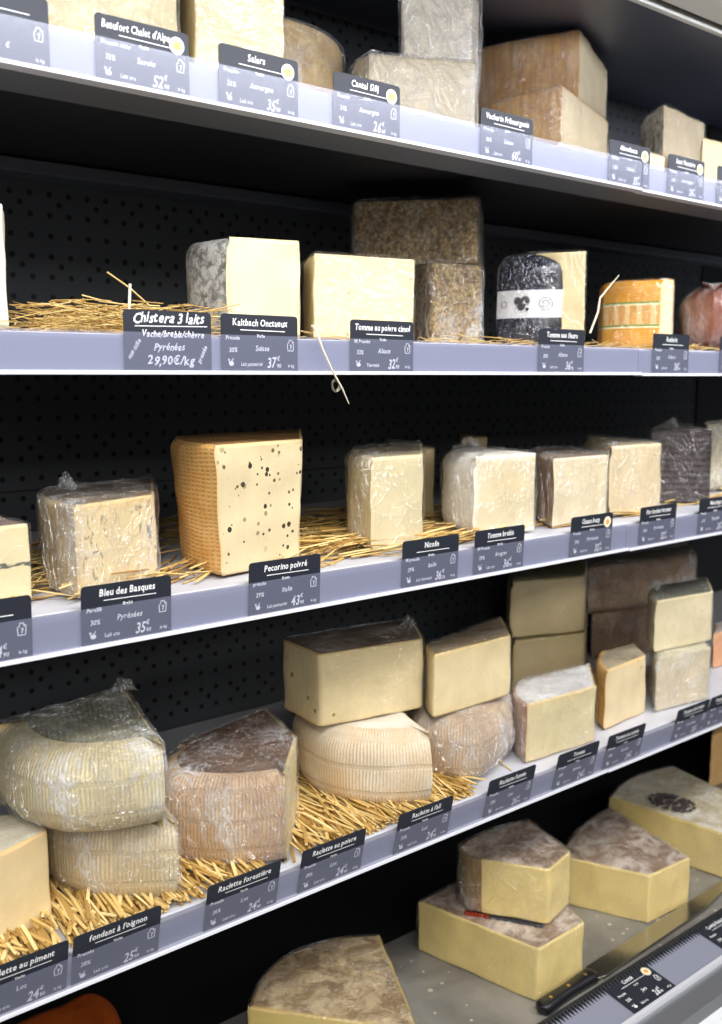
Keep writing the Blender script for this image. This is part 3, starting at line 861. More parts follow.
def text(mb, s, x, z, size, cond=.85, shear=.12, align='l', rot=0, jit=.05, y=-.0008, fit=None):
    adv = sum(glyph(c)[2] for c in s)*size*cond
    if fit and adv > fit: cond *= fit/adv; adv = fit
    cur = 0 if align == 'l' else (-adv/2 if align == 'c' else -adv)
    for ch in s:
        vs, fs, a = glyph(ch)
        r_ = random.uniform(-jit, jit); dy = random.uniform(-jit, jit)*size*.5
        out = []
        for (gx, gy) in vs:
            px = gx*cond*size; py = gy*size
            px2 = px*math.cos(r_) - py*math.sin(r_) + py*shear; py2 = px*math.sin(r_) + py*math.cos(r_) + dy
            tx, tz = cur + px2, py2
            out.append((x + tx*math.cos(rot) - tz*math.sin(rot), y, z + tx*math.sin(rot) + tz*math.cos(rot)))
        mb.add(out, fs)
        cur += a*size*cond

def stroke(mb, pts, w, y=-.0008):
    for i in range(len(pts)-1):
        a = Vector(pts[i]); c_ = Vector(pts[i+1]); d_ = (c_-a).normalized(); q = Vector((-d_.y, d_.x))*w/2
        a -= d_*w*.3; c_ += d_*w*.3
        mb.add([((a+q).x, y, (a+q).y), ((a-q).x, y, (a-q).y), ((c_-q).x, y, (c_-q).y), ((c_+q).x, y, (c_+q).y)], [(0, 1, 2, 3)])

def milk_can(mb, x, z, s):
    stroke(mb, [(x-s*.35, z-s*.5), (x-s*.4, z+s*.15), (x-s*.2, z+s*.35), (x-s*.2, z+s*.55), (x+s*.15, z+s*.55), (x+s*.15, z+s*.35), (x+s*.35, z+s*.15), (x+s*.3, z-s*.5), (x-s*.35, z-s*.5)], s*.09)
    stroke(mb, [(x-s*.1, z+s*.05), (x+s*.1, z+s*.08), (x-s*.02, z-s*.3)], s*.1)
    stroke(mb, [(x+s*.15, z+s*.45), (x+s*.4, z+s*.3)], s*.08)

def cow_head(mb, x, z, s):
    N = 12
    vs = [(x + math.cos(2*math.pi*i/N)*s*.34, -.0008, z + math.sin(2*math.pi*i/N)*s*.27) for i in range(N)]
    mb.add(vs, [tuple(range(N))])
    stroke(mb, [(x-s*.3, z+s*.2), (x-s*.42, z+s*.5), (x-s*.2, z+s*.4)], s*.12)
    stroke(mb, [(x+s*.05, z+s*.3), (x+s*.25, z+s*.55)], s*.1)

CW = .0856; CH = .0515
def card(shelf, x0, title, desc, left='Pressée', fat='30%', milk='Vache', origin='', raw='Lait cru', price='', cents='90', badge=0, rz=0.0, script=False, w=CW, sit=None, tsize=.0088):
    s = SHELVES.get(shelf)
    if s:
        z0 = EYE + s['rb'] + .0035; tilt = math.atan2(s['tilt'], .036)
        root = empty('price_card', (x0, D0 + .0016 + s['tilt'], z0), desc, 'price card', {1: 'price cards on the top rail', 2: 'price cards on the second rail', 3: 'price cards on the third rail', 4: 'price cards on the fourth rail', 5: 'price cards on the bottom ledge'}[shelf])
        root.rotation_euler = (tilt, 0, 0)
    else:
        root = empty('price_card', sit[0], desc, 'price card', {1: 'price cards on the top rail', 2: 'price cards on the second rail', 3: 'price cards on the third rail', 4: 'price cards on the fourth rail', 5: 'price cards on the bottom ledge'}[shelf])
        root.rotation_euler = (sit[1], 0, 0)
    h = CH
    # card with rounded upper corners
    prof_ = [(0, 0), (w, 0)]
    rr = .0035
    for q in range(5): a_ = math.pi/2*q/4; prof_.append((w-rr+rr*math.cos(a_), h-rr+rr*math.sin(a_)))
    for q in range(5): a_ = math.pi/2+math.pi/2*q/4; prof_.append((rr+rr*math.cos(a_), h-rr+rr*math.sin(a_)))
    n = len(prof_)
    V = [(x, -.0004, z) for x, z in prof_] + [(x, .0004, z) for x, z in prof_]
    F = [tuple(range(n)), tuple(range(2*n-1, n-1, -1))] + [(i, i+n, (i+1) % n+n, (i+1) % n) for i in range(n)]
    mesh_obj('card', V, F, M['cardblue'], root)
    hd = MB(); dt = MB()
    if script:
        text(hd, title, w*.5, h*.80, .0125, .85, .28, 'c', jit=.12, fit=w*.92)
        stroke(hd, [(w*.12, h*.73), (w*.95, h*.755)], .0007)
        text(dt, milk, w*.55, h*.56, .0082, .85, .25, 'c', jit=.1, fit=w*.72)
        text(dt, origin, w*.5, h*.34, .0088, .85, .22, 'c', jit=.1)
        text(dt, price, w*.52, h*.10, .0108, .95, .22, 'c', jit=.12)
        text(dt, left, w*.06, h*.18, .006, .8, .1, 'l', rot=1.0, jit=.1)
        text(dt, 'pressée', w*.86, h*.12, .006, .8, .1, 'l', rot=1.1, jit=.1)
    else:
        text(hd, title, w*(.5 if not badge else .46), h*.80, tsize, .82, .1, 'c', fit=w*(.9 if not badge else .8))
        stroke(hd, [(w*.24, h*.725), (w*.82, h*.715)], .00075)
        text(dt, left, w*.05, h*.55, .0052, .85)
        text(dt, milk, w*.5, h*.60, .0040, .85, .12, 'c')
        text(dt, fat, w*.09, h*.33, .0062, .85)
        text(dt, origin, w*.52, h*.36, .0070, .85, .15, 'c')
        cow_head(dt, w*.12, h*.13, .0080)
        text(dt, raw, w*.24, h*.09, .0050, .82, fit=w*.28)
        text(dt, price, w*.58, h*.06, .0135, .72, .15)
        px = w*.58 + sum(glyph(c)[2] for c in price)*.0135*.72
        text(dt, '€', px+.0006, h*.19, .0058, .9); text(dt, cents, px+.0006, h*.06, .0052, .9)
        text(dt, 'le kg', w*.86, h*.07, .0040, .85)
        milk_can(dt, w*.90, h*.46, .0095)
    if hd.v: hd.build('title_lettering', M['ink'], root)
    if dt.v: dt.build('details_lettering', M['ink'], root)
    if badge:
        bx_, bz_ = w*.86, h*.77
        for r0, nm, mt, yy in ((.0072, 'round_sticker', 'sticker', -.0012), (.0034, 'sticker_centre', 'stickero', -.0016)):
            N = 20
            V = [(bx_+r0*math.cos(2*math.pi*i/N), yy, bz_+r0*math.sin(2*math.pi*i/N)) for i in range(N)] + [(bx_+r0*math.cos(2*math.pi*i/N), yy+.0004, bz_+r0*math.sin(2*math.pi*i/N)) for i in range(N)]
            F = [tuple(range(N)), tuple(range(2*N-1, N-1, -1))] + [(i, i+N, (i+1) % N+N, (i+1) % N) for i in range(N)]
            mesh_obj(nm, V, F, M[mt], root)
    return root

CARDS = [
    (1, 0.2544, '', 'slate price card cut off by the left edge on the top shelf rail', {'fat': '', 'left': '', 'milk': '', 'origin': '', 'raw': '', 'price': '', 'cents': ''}),
    (1, 0.3787, "Beaufort Chalet d'Alpage", "stickered slate card reading Beaufort Chalet d'Alpage, 52 euros", {'left': 'Pressée cuite', 'fat': '33%', 'origin': 'Savoie', 'price': '52', 'badge': 1}),
    (1, 0.4943, 'Salers', 'slate price card with a sticker reading Salers, 35 euros', {'fat': '26%', 'origin': 'Auvergne', 'price': '35', 'cents': '50', 'badge': 1}),
    (1, 0.6219, 'Cantal 120j', 'slate price card with a sticker reading Cantal 120j, 26 euros', {'fat': '31%', 'origin': 'Auvergne', 'price': '26', 'cents': '60', 'badge': 1}),
    (1, 0.8259, 'Vacherin Fribourgeois', 'top-rail slate price card without sticker, below the orange-rinded pair', {'fat': '30%', 'origin': 'Suisse', 'price': '60'}),
    (1, 1.0543, 'Abondance', 'stickered slate price card in front of the low pale slab', {'fat': '33%', 'origin': 'Savoie', 'price': '35', 'badge': 1}),
    (1, 1.1814, 'Saint Nectaire', 'stickered slate price card in front of the grey mouldy wedge', {'fat': '28%', 'origin': 'Auvergne', 'price': '26', 'badge': 1}),
    (1, 1.3003, 'Cantal', 'slate price card at the very right edge of the top rail', {'fat': '28%', 'origin': 'Auvergne', 'price': '28'}),
    (2, 0.3954, 'Chistera 3 laits', 'hand-scripted slate card reading Chistera 3 laits beside the straw heap', {'milk': 'Vache/brebis/chèvre', 'origin': 'Pyrénées', 'price': '29,90€/kg', 'left': 'non cuite', 'script': 1}),
    (2, 0.4914, 'Kaltbach Onctueux', 'slate price card reading 37 euros under the grey-rinded wedge', {'fat': '30%', 'origin': 'Suisse', 'raw': 'Lait pasteurisé', 'price': '37'}),
    (2, 0.6426, 'Tomme au poivre cimol', 'slate price card reading 32 euros and Alsace under the block with small holes', {'left': 'Mi Pressée', 'fat': '33%', 'origin': 'Alsace', 'raw': 'Thermisé', 'price': '32'}),
    (2, 0.9306, 'Tomme aux fleurs', 'slate price card under the navy-rinded wedge', {'fat': '33%', 'origin': 'Alsace', 'price': '36'}),
    (2, 1.1627, 'Rodoric', 'slate price card below the gap between orange wheel section and reddish round cheese', {'fat': '33%', 'origin': 'Alsace', 'price': '38'}),
    (2, 1.3281, 'Tomme', 'slate price card at the very right edge of the second rail', {'fat': '33%', 'origin': 'Alsace', 'price': '28'}),
    (3, 0.2198, 'Morbier', 'slate price card cut off by the left edge on the third shelf rail', {'fat': '29%', 'origin': 'Jura', 'price': '24'}),
    (3, 0.3482, 'Bleu des Basques', 'slate price card reading Bleu des Basques, 35 euros', {'left': 'Persillé', 'fat': '30%', 'milk': 'Brebis', 'origin': 'Pyrénées', 'price': '35', 'cents': '90'}),
    (3, 0.5174, 'Pecorino poivré', 'slate price card reading Pecorino poivré, 43 euros', {'left': 'pressée', 'fat': '29%', 'milk': 'Brebis', 'origin': 'Italie', 'raw': 'Lait pasteurisé', 'price': '43'}),
    (3, 0.7147, 'Nicolin', 'slate price card reading 36 euros and Italie under the smooth ivory wedge', {'left': 'Mi pressée', 'fat': '29%', 'milk': 'Brebis', 'origin': 'Italie', 'raw': 'Lait thermisé', 'price': '36', 'cents': '20'}),
    (3, 0.8267, 'Tomme brebis', 'slate price card reading Tomme brebis, Aragon, under the powdery white-rinded wedge', {'left': 'Mi Pressée', 'fat': '29%', 'milk': 'Brebis', 'origin': 'Aragon', 'price': '36'}),
    (3, 1.001, 'Ossau Iraty', 'slate price card with a sticker, the only stickered one on the third rail', {'fat': '29%', 'milk': 'Brebis', 'origin': 'Pyrénées', 'price': '32', 'badge': 1}),
    (3, 1.1486, 'Pur brebis fermier', 'slate price card just left of the dark brown ribbed cheese', {'fat': '29%', 'milk': 'Brebis', 'origin': 'Pyrénées', 'price': '32'}),
    (3, 1.2932, 'Manchego', 'slate price card at the right edge of the third rail', {'fat': '29%', 'milk': 'Brebis', 'origin': 'Espagne', 'price': '28'}),
    (4, 0.2385, 'Raclette au piment', 'slate price card reading au piment, 24 euros, in the bottom left corner', {'origin': 'Lot', 'price': '24'}),
    (4, 0.3285, "fondant à l'oignon", "slate price card reading fondant à l'oignon, 25 euros", {'fat': '28%', 'origin': '', 'price': '25'}),
    (4, 0.4635, 'Raclette forestière', 'slate price card reading Raclette forestière, 24 euros', {'fat': '28%', 'origin': 'Lot', 'price': '24'}),
    (4, 0.576, 'Raclette au poivre', 'slate price card next right of the Raclette forestière card', {'fat': '28%', 'origin': 'Lot', 'price': '24'}),
    (4, 0.7095, "Raclette à l'ail", 'slate price card below the right side of the pale ribbed wheel wedge', {'fat': '28%', 'origin': 'Lot', 'price': '24'}),
    (4, 0.8562, 'Raclette fumée', 'slate price card below the rounded whitish piece in crinkled film', {'fat': '28%', 'origin': 'Lot', 'price': '26'}),
    (4, 0.9862, 'Tomme', 'slate price card in front of the frosty-topped wedge on the fourth rail', {'fat': '28%', 'origin': 'Savoie', 'price': '24'}),
    (4, 1.0921, 'Tomme au cumin', 'slate price card in front of the small upright specked wedge', {'fat': '28%', 'origin': 'Savoie', 'price': '24'}),
    (4, 1.2577, 'Tomme de brebis', 'slate price card in front of the pale green-white pair on the fourth rail', {'fat': '28%', 'origin': 'Pyrénées', 'price': '28'}),
    (4, 1.3462, 'Tomme de chèvre', 'slate price card at the right edge of the fourth rail', {'fat': '28%', 'origin': 'Pyrénées', 'price': '28'}),
]
for shelf_, x_, title_, desc_, f_ in CARDS:
    card(shelf_, x_, title_, desc_, **f_)
card(5, 0, 'Comté', 'stickered slate card on the bottom ledge beside the knife handle', fat='33%', origin='Jura', price='26', badge=1, w=.094, sit=((1.0474, .6965, EYE-.8252), math.radians(-80.5)))
card(5, 0, 'Comté Réserve', 'stickered slate card on the bottom ledge at the right edge', fat='33%', origin='Jura', price='32', badge=1, w=.094, sit=((1.2713, .6965, EYE-.8252), math.radians(-80.5)))


CHEESES = [
    {'z': 0.27, 'H': 0.13, 'pts': [(0.345, 0.88, 'c'), (0.4504, 0.835, 'c'), (0.491, 0.85, 'c'), (0.5628, 1.0, 'c'), (0.4002, 1.0, 'c')], 'label': 'pale film-wrapped block at the left end of the top shelf', 'st': 'gruyere', 'wrap': 1.0, 'bot': 'paste'},
    {'z': 0.27, 'H': 0.1404, 'pts': [(0.5237, 0.875, 'c'), (0.6072, 0.845, 'c'), (0.62, 0.95, 'c'), (0.56, 0.975, 'c')], 'label': 'tall smooth pale yellow block in stretched film behind the 35 euro card', 'st': 'gruyere', 'wrap': 0.6},
    {'z': 0.27, 'H': 0.1176, 'pts': [(0.655, 0.94, 'a'), (0.7977, 0.99, 'c'), (0.8507, 1.06, 'c'), (0.74, 1.09, 'c')], 'label': 'brown-rinded wedge in crinkled film, between the tall yellow block and the silvery stack', 'st': 'tan', 'wrap': 1.0, 'sag': 0.02},
    {'z': 0.27, 'H': 0.1009, 'pts': [(0.8514, 1.03, 'a'), (0.787, 0.93, 'c'), (0.9079, 0.875, 'c'), (1.0697, 1.03, 'c')], 'label': 'beige wedge in crinkled film, lower one of the silvery wrapped stack on the top shelf', 'st': 'beige', 'wrap': 1.6, 'sag': 0.012, 'vr': 0.006},
    {'z': 0.3729, 'H': 0.105, 'pts': [(0.9214, 1.02, 'c'), (0.8519, 0.945, 'c'), (0.9317, 0.905, 'c'), (0.9914, 0.95, 'c'), (1.0591, 1.02, 'c')], 'label': 'pale wedge thickly wrapped in silvery film, upper one of the stack on the top shelf', 'st': 'white', 'wrap': 1.8, 'vr': 0.006},
    {'z': 0.27, 'H': 0.1088, 'pts': [(1.1019, 1.1, 'a'), (1.0819, 0.885, 'c'), (1.2895, 0.965, 'c'), (1.4479, 1.12, 'c')], 'label': 'orange-rinded wheel wedge with pale cut face, lower of the tall top-shelf pair', 'st': 'orangerind', 'wrap': 0.5, 'sag': 0.012, 'r': 0.006},
    {'z': 0.3808, 'H': 0.1014, 'pts': [(1.1351, 1.12, 'a'), (1.185, 0.94, 'c'), (1.3687, 1.03, 'c'), (1.4873, 1.15, 'c')], 'label': 'orange-rinded wheel wedge, upper of the tall top-shelf pair', 'st': 'orangerind', 'wrap': 0.5, 'sag': 0.012, 'r': 0.006},
    {'z': 0.27, 'H': 0.0447, 'pts': [(1.25, 0.925, 'c'), (1.1588, 0.865, 'c'), (1.2985, 0.87, 'c'), (1.3, 0.9, 'c')], 'label': 'low pale slab of cheese just right of the tall orange-rinded pair', 'st': 'cream', 'wrap': 0.5},
    {'z': 0.27, 'H': 0.045, 'pts': [(1.5054, 1.05, 'a'), (1.325, 0.925, 'c'), (1.5098, 0.94, 'c'), (1.6792, 1.05, 'c')], 'label': 'small pale wedge in bunched film under the grey mouldy wedge', 'st': 'greymould', 'wrap': 1.8, 'sag': 0.01},
    {'z': 0.317, 'H': 0.0928, 'pts': [(1.4966, 1.05, 'a'), (1.3731, 0.925, 'c'), (1.5252, 0.95, 'c'), (1.6753, 1.05, 'c')], 'label': "pale wedge with grey mouldy rind, on a film-wrapped piece at the top shelf's right", 'st': 'greymould', 'wrap': 0.7, 'sag': 0.012},
    {'z': 0.27, 'H': 0.0746, 'pts': [(1.4118, 0.885, 'c'), (1.3523, 0.845, 'c'), (1.557, 0.835, 'c'), (1.5718, 0.9, 'c')], 'label': 'pale yellow block cut off by the right edge on the top shelf', 'st': 'tan'},
    {'z': 0.04, 'H': 0.1016, 'pts': [(0.2103, 0.9, 'c'), (0.3191, 0.845, 'c'), (0.3548, 0.94, 'c'), (0.2369, 0.98, 'c')], 'label': 'white cheese cut off by the left edge on the second shelf', 'st': 'white'},
    {'z': 0.04, 'H': 0.097, 'pts': [(0.5798, 0.98, 'a'), (0.5486, 0.865, 'c'), (0.6233, 0.845, 'c'), (0.7375, 1.0, 'c')], 'label': 'pale yellow wedge with grey mottled rind behind the printed 37 euro card', 'st': 'kaltbach', 'sag': 0.022, 'r': 0.014},
    {'z': 0.04, 'H': 0.0904, 'pts': [(0.713, 0.96, 'c'), (0.6642, 0.875, 'c'), (0.7884, 0.85, 'c'), (0.8234, 1.0, 'c')], 'label': 'pale yellow block with small holes in taut film behind the 32 euro card', 'st': 'eyes', 'wrap': 0.45},
    {'z': 0.04, 'H': 0.1031, 'pts': [(0.9424, 1.02, 'c'), (0.8998, 0.94, 'c'), (0.982, 0.925, 'c'), (1.02, 1.04, 'c')], 'label': 'brown crumbly-crusted block in crinkled film, lower of the dark crusted pair', 'st': 'crust', 'wrap': 1.6, 'r': 0.012, 'vr': 0.01},
    {'z': 0.1451, 'H': 0.0821, 'pts': [(0.9347, 1.14, 'c'), (0.8644, 1.05, 'c'), (0.9684, 0.925, 'c'), (1.1422, 1.08, 'c')], 'label': 'brown herb-crusted wedge in film, upper of the dark crusted pair on the second shelf', 'st': 'crust', 'wrap': 1.5, 'r': 0.008},
    {'z': 0.04, 'H': 0.1193, 'pts': [(1.1755, 1.03, 'a'), (1.0148, 0.93, 'a'), (1.054, 0.853, 'c'), (1.068, 0.826, 'c'), (1.075, 0.95, 'c')], 'label': 'wedge with shiny navy blue rind and white printed band, pale cut end to the right', 'st': 'navy', 'wrap': 0.25, 'sag': 0.012, 'r': 0.024},
    {'z': 0.04, 'H': 0.097, 'pts': [(1.3762, 1.02, 'a'), (1.246, 0.93, 'a'), (1.262, 0.845, 'c'), (1.2824, 0.837, 'c'), (1.5358, 1.0, 'c')], 'label': 'bright orange wheel section with green lined band on its rind', 'st': 'orange', 'sag': 0.01, 'r': 0.01, 'wrap': 0.15},
    {'z': 0.04, 'H': 0.0997, 'pts': [(1.6553, 1.04, 'a'), (1.4508, 0.93, 'a'), (1.3896, 0.836, 'a'), (1.6427, 0.87, 'a'), (1.8926, 1.05, 'c')], 'label': 'round reddish brown glossy cheese at the right edge of the second shelf', 'st': 'redbrown', 'sag': 0.012, 'r': 0.036, 'wrap': 0.6},
    {'z': -0.194, 'H': 0.0685, 'pts': [(0.1896, 0.8181, 'c'), (0.3266, 0.8363, 'c'), (0.3146, 0.9563, 'c'), (0.1846, 0.9763, 'c')], 'label': 'pale square-cut cheese with one dark line, at the left edge of the third shelf', 'st': 'ashline', 'wrap': 0.25},
    {'z': -0.194, 'H': 0.0823, 'pts': [(0.3864, 0.955, 'a'), (0.3602, 0.8193, 'c'), (0.4554, 0.8523, 'c'), (0.5274, 0.99, 'c')], 'label': 'blue-veined pale wedge in crinkled film behind the 35 euro card', 'st': 'blue', 'wrap': 1.4, 'sag': 0.012, 'tuft': (0.4052, 0.94)},
    {'z': -0.194, 'H': 0.1292, 'pts': [(0.5526, 0.97, 'a'), (0.502, 0.8153, 'c'), (0.619, 0.8407, 'c'), (0.7351, 1.0, 'c')], 'label': 'tall ivory wedge studded with black peppercorns and ribbed straw-coloured rind', 'st': 'pepper', 'sag': 0.02, 'r': 0.008, 'flare': 0.8},
    {'z': -0.194, 'H': 0.1052, 'pts': [(0.7784, 0.95, 'a'), (0.7073, 0.83, 'c'), (0.7875, 0.833, 'c'), (0.9195, 0.975, 'c')], 'label': 'smooth ivory wedge in film behind the first 36 euro card', 'st': 'ivory', 'wrap': 0.9, 'sag': 0.014, 'r': 0.012, 'flare': 0.12, 'vr': 0.005},
    {'z': -0.194, 'H': 0.0968, 'pts': [(0.9819, 1.12, 'a'), (0.9186, 1.0, 'c'), (0.9535, 0.985, 'c'), (1.0035, 1.105, 'c')], 'label': 'dim tan wedge standing behind the smooth ivory wedge', 'st': 'tan2', 'wrap': 0.6, 'sag': 0.01},
    {'z': -0.194, 'H': 0.0986, 'pts': [(0.9597, 0.96, 'a'), (0.8639, 0.8248, 'c'), (0.9716, 0.82, 'c'), (0.99, 0.955, 'c')], 'label': 'pale wedge with thick powdery white rind, next right of the ivory wedge', 'st': 'whiterind', 'wrap': 1.0, 'sag': 0.022, 'r': 0.02, 'tuft': (0.9656, 0.93), 'vr': 0.005},
    {'z': -0.194, 'H': 0.1004, 'pts': [(1.2127, 1.19, 'c'), (1.1076, 1.08, 'c'), (1.151, 1.07, 'c'), (1.171, 1.15, 'c')], 'label': 'small brown piece of cheese glimpsed behind the powdery white-rinded wedge', 'st': 'tan2'},
    {'z': -0.194, 'H': 0.0884, 'pts': [(1.1413, 0.97, 'a'), (1.0108, 0.8248, 'c'), (1.1251, 0.8248, 'c'), (1.18, 0.96, 'c')], 'label': 'cream wedge with brown wrapped rind behind the stickered card of the third shelf', 'st': 'beige2', 'wrap': 1.1, 'sag': 0.012},
    {'z': -0.194, 'H': 0.0977, 'pts': [(1.3323, 1.02, 'a'), (1.1462, 0.8371, 'c'), (1.2691, 0.8305, 'c'), (1.31, 0.95, 'c')], 'label': 'cream wedge with rounded shoulders in film, left of the dark brown ribbed cheese', 'st': 'beige3', 'wrap': 1.0, 'sag': 0.02, 'r': 0.02, 'vr': 0.018},
    {'z': -0.194, 'H': 0.1123, 'pts': [(1.5, 0.99, 'c'), (1.3336, 0.9, 'c'), (1.3774, 0.842, 'c'), (1.408, 0.84, 'c'), (1.52, 0.97, 'c')], 'label': 'dark brown ribbed cheese in shiny film near the right end of the third shelf', 'st': 'brownribs', 'wrap': 0.9, 'tuft': (1.437, 0.93)},
    {'z': -0.194, 'H': 0.1143, 'pts': [(1.8026, 1.05, 'a'), (1.5188, 0.92, 'a'), (1.7065, 0.89, 'c'), (1.9887, 1.05, 'c')], 'label': 'greenish white cheese in film at the right edge of the third shelf', 'st': 'greywhite', 'wrap': 1.2, 'sag': 0.01, 'r': 0.02},
    {'z': -0.5025, 'H': 0.0882, 'pts': [(0.1828, 0.803, 'c'), (0.3374, 0.853, 'c'), (0.3471, 0.9, 'a'), (0.2337, 0.93, 'c')], 'label': 'cream cut block with specks along its top at the left edge of the fourth shelf', 'st': 'chili', 'sag': 0.01},
    {'z': -0.5025, 'H': 0.082, 'pts': [(0.3859, 1.0, 'a'), (0.4428, 0.805, 'c'), (0.49, 0.99, 'c')], 'label': 'ribbed cream wheel wedge in film, lower of the large left-hand pair', 'st': 'ribwhite', 'wrap': 1.3, 'sag': 0.052, 'r': 0.022, 'bulge': 0.004},
    {'z': -0.4185, 'H': 0.083, 'pts': [(0.3267, 0.945, 'a'), (0.4258, 0.795, 'c'), (0.4769, 0.975, 'c')], 'label': 'ribbed cream wheel wedge with grey-green top in film, upper of the large left-hand pair', 'st': 'ribgreen', 'wrap': 1.5, 'sag': 0.05, 'r': 0.028, 'bulge': 0.004, 'tuft': (0.4698, 0.96)},
    {'z': -0.5025, 'H': 0.098, 'pts': [(0.5251, 0.95, 'a'), (0.476, 0.875, 'a'), (0.568, 0.802, 'c'), (0.6393, 0.88, 'c'), (0.6686, 0.985, 'c')], 'label': 'brown-topped ribbed wedge bagged in film behind the Raclette forestière card', 'st': 'ribbrown', 'wrap': 1.4, 'sag': 0.014, 'r': 0.018, 'bulge': 0.004},
    {'z': -0.5025, 'H': 0.092, 'pts': [(0.7146, 0.985, 'a'), (0.7755, 0.803, 'c'), (0.835, 0.965, 'c')], 'label': 'pale ribbed orange-tinted wheel wedge under the big speckled ivory block', 'st': 'ribcream', 'wrap': 0.0, 'sag': 0.052, 'r': 0.024, 'bulge': 0.004},
    {'z': -0.4085, 'H': 0.088, 'pts': [(0.6922, 0.9823, 'c'), (0.685, 0.8955, 'c'), (0.8266, 0.8701, 'c'), (0.8865, 0.955, 'c')], 'label': 'large speckled ivory block stacked on the pale ribbed wheel wedge', 'st': 'speck', 'wrap': 0.7, 'r': 0.01, 'tuft': (0.8555, 0.93), 'vr': 0.008},
    {'z': -0.5025, 'H': 0.085, 'pts': [(0.924, 0.97, 'a'), (0.8278, 0.885, 'a'), (0.8675, 0.81, 'a'), (1.001, 0.88, 'c')], 'label': 'rounded whitish rinded piece in crinkled film under the smaller ivory block', 'st': 'ribpale', 'wrap': 1.5, 'sag': 0.012, 'r': 0.028, 'bulge': 0.004},
    {'z': -0.4155, 'H': 0.08, 'pts': [(0.847, 0.8898, 'c'), (0.822, 0.8474, 'c'), (0.9643, 0.8495, 'c'), (1.0333, 0.93, 'c')], 'label': 'smaller ivory block stacked on the rounded whitish rinded piece', 'st': 'cream2', 'wrap': 0.5, 'r': 0.006, 'vr': 0.007},
    {'z': -0.5025, 'H': 0.0799, 'pts': [(1.036, 0.9, 'a'), (0.9671, 0.822, 'c'), (1.1013, 0.815, 'c'), (1.1858, 0.89, 'c')], 'label': 'cream wedge with frosty white top and pinkish rind, on the fourth shelf', 'st': 'frost', 'wrap': 0.9, 'sag': 0.012},
    {'z': -0.5025, 'H': 0.09, 'pts': [(1.302, 1.13, 'a'), (1.1626, 1.02, 'c'), (1.2927, 0.98, 'c'), (1.4539, 1.1, 'c')], 'label': 'dim olive-cream block at the back, lower of the shadowed rear pair', 'st': 'olive', 'wrap': 0.4, 'r': 0.01, 'vr': 0.01},
    {'z': -0.4105, 'H': 0.092, 'pts': [(1.3052, 1.14, 'a'), (1.1663, 1.03, 'c'), (1.2883, 0.98, 'c'), (1.4494, 1.1, 'c')], 'label': 'dim olive-cream block with rounded corner, upper of the shadowed rear pair', 'st': 'olive', 'wrap': 0.6, 'r': 0.018, 'vr': 0.016},
    {'z': -0.5025, 'H': 0.088, 'pts': [(1.2233, 0.9, 'a'), (1.1468, 0.832, 'c'), (1.2611, 0.842, 'c'), (1.3106, 0.9, 'c')], 'label': 'small upright specked cream wedge with brown rind, left of the pale pair', 'st': 'chili2', 'sag': 0.01, 'r': 0.008, 'flare': -0.5, 'vr': 0.005},
    {'z': -0.5025, 'H': 0.083, 'pts': [(1.4656, 0.96, 'a'), (1.2722, 0.832, 'c'), (1.393, 0.815, 'c'), (1.5, 0.94, 'c')], 'label': 'greenish white cheese in bunched film, lower of the pale pair at right', 'st': 'greywhite2', 'wrap': 1.6, 'r': 0.008, 'sag': 0.008, 'vr': 0.008},
    {'z': -0.4175, 'H': 0.08, 'pts': [(1.3833, 0.92, 'a'), (1.2905, 0.85, 'c'), (1.4197, 0.832, 'c'), (1.5141, 0.9, 'c')], 'label': 'pale green-white wedge with grey top, upper of the pale pair at right', 'st': 'greywhite3', 'wrap': 0.7, 'r': 0.008, 'sag': 0.008, 'tuft': (1.3621, 0.9), 'vr': 0.008},
    {'z': -0.5025, 'H': 0.086, 'pts': [(1.5622, 1.15, 'c'), (1.4321, 1.07, 'a'), (1.6064, 1.02, 'c'), (1.7747, 1.12, 'c')], 'label': 'dark brown rinded block in shadow, lower of the brown pair at the back', 'st': 'brown', 'wrap': 1.0, 'sag': 0.01, 'r': 0.01},
    {'z': -0.4145, 'H': 0.084, 'pts': [(1.4803, 1.11, 'c'), (1.4032, 1.06, 'a'), (1.673, 1.02, 'c'), (1.7481, 1.08, 'c')], 'label': 'dark brown rinded block in film, upper of the brown pair at the back', 'st': 'brown', 'wrap': 1.2, 'sag': 0.01, 'r': 0.01},
    {'z': -0.5025, 'H': 0.062, 'pts': [(1.6166, 0.94, 'c'), (1.5433, 0.9, 'c'), (1.7771, 0.88, 'c'), (1.8355, 0.93, 'c')], 'label': 'pinkish cheese with grey top at the right edge of the fourth shelf', 'st': 'pink'},
    {'z': -0.82, 'H': 0.098, 'pts': [(0.2785, 0.98, 'a'), (0.3691, 0.94, 'a'), (0.4705, 1.0, 'a'), (0.4206, 1.06, 'a')], 'label': 'dark orange rounded cheese in deep shadow at the bottom left', 'st': 'darkorange', 'sag': 0.03, 'r': 0.02},
    {'z': -0.82, 'H': 0.1067, 'pts': [(0.5761, 0.8924, 'c'), (0.6985, 0.7357, 'c'), (0.7907, 0.9114, 'a')], 'label': 'large mottled brown-topped wheel wedge at the bottom centre', 'st': 'gruyeretop', 'sag': 0.05, 'r': 0.006, 'wrap': 0.3},
    {'z': -0.82, 'H': 0.075, 'pts': [(0.924, 0.9779, 'c'), (0.961, 0.7879, 'c'), (1.0617, 0.7908, 'c'), (1.1273, 0.9636, 'a')], 'label': 'yellow wedge in film, lower of the pair on the steel deck', 'st': 'comte', 'wrap': 0.7, 'sag': 0.01, 'vr': 0.006},
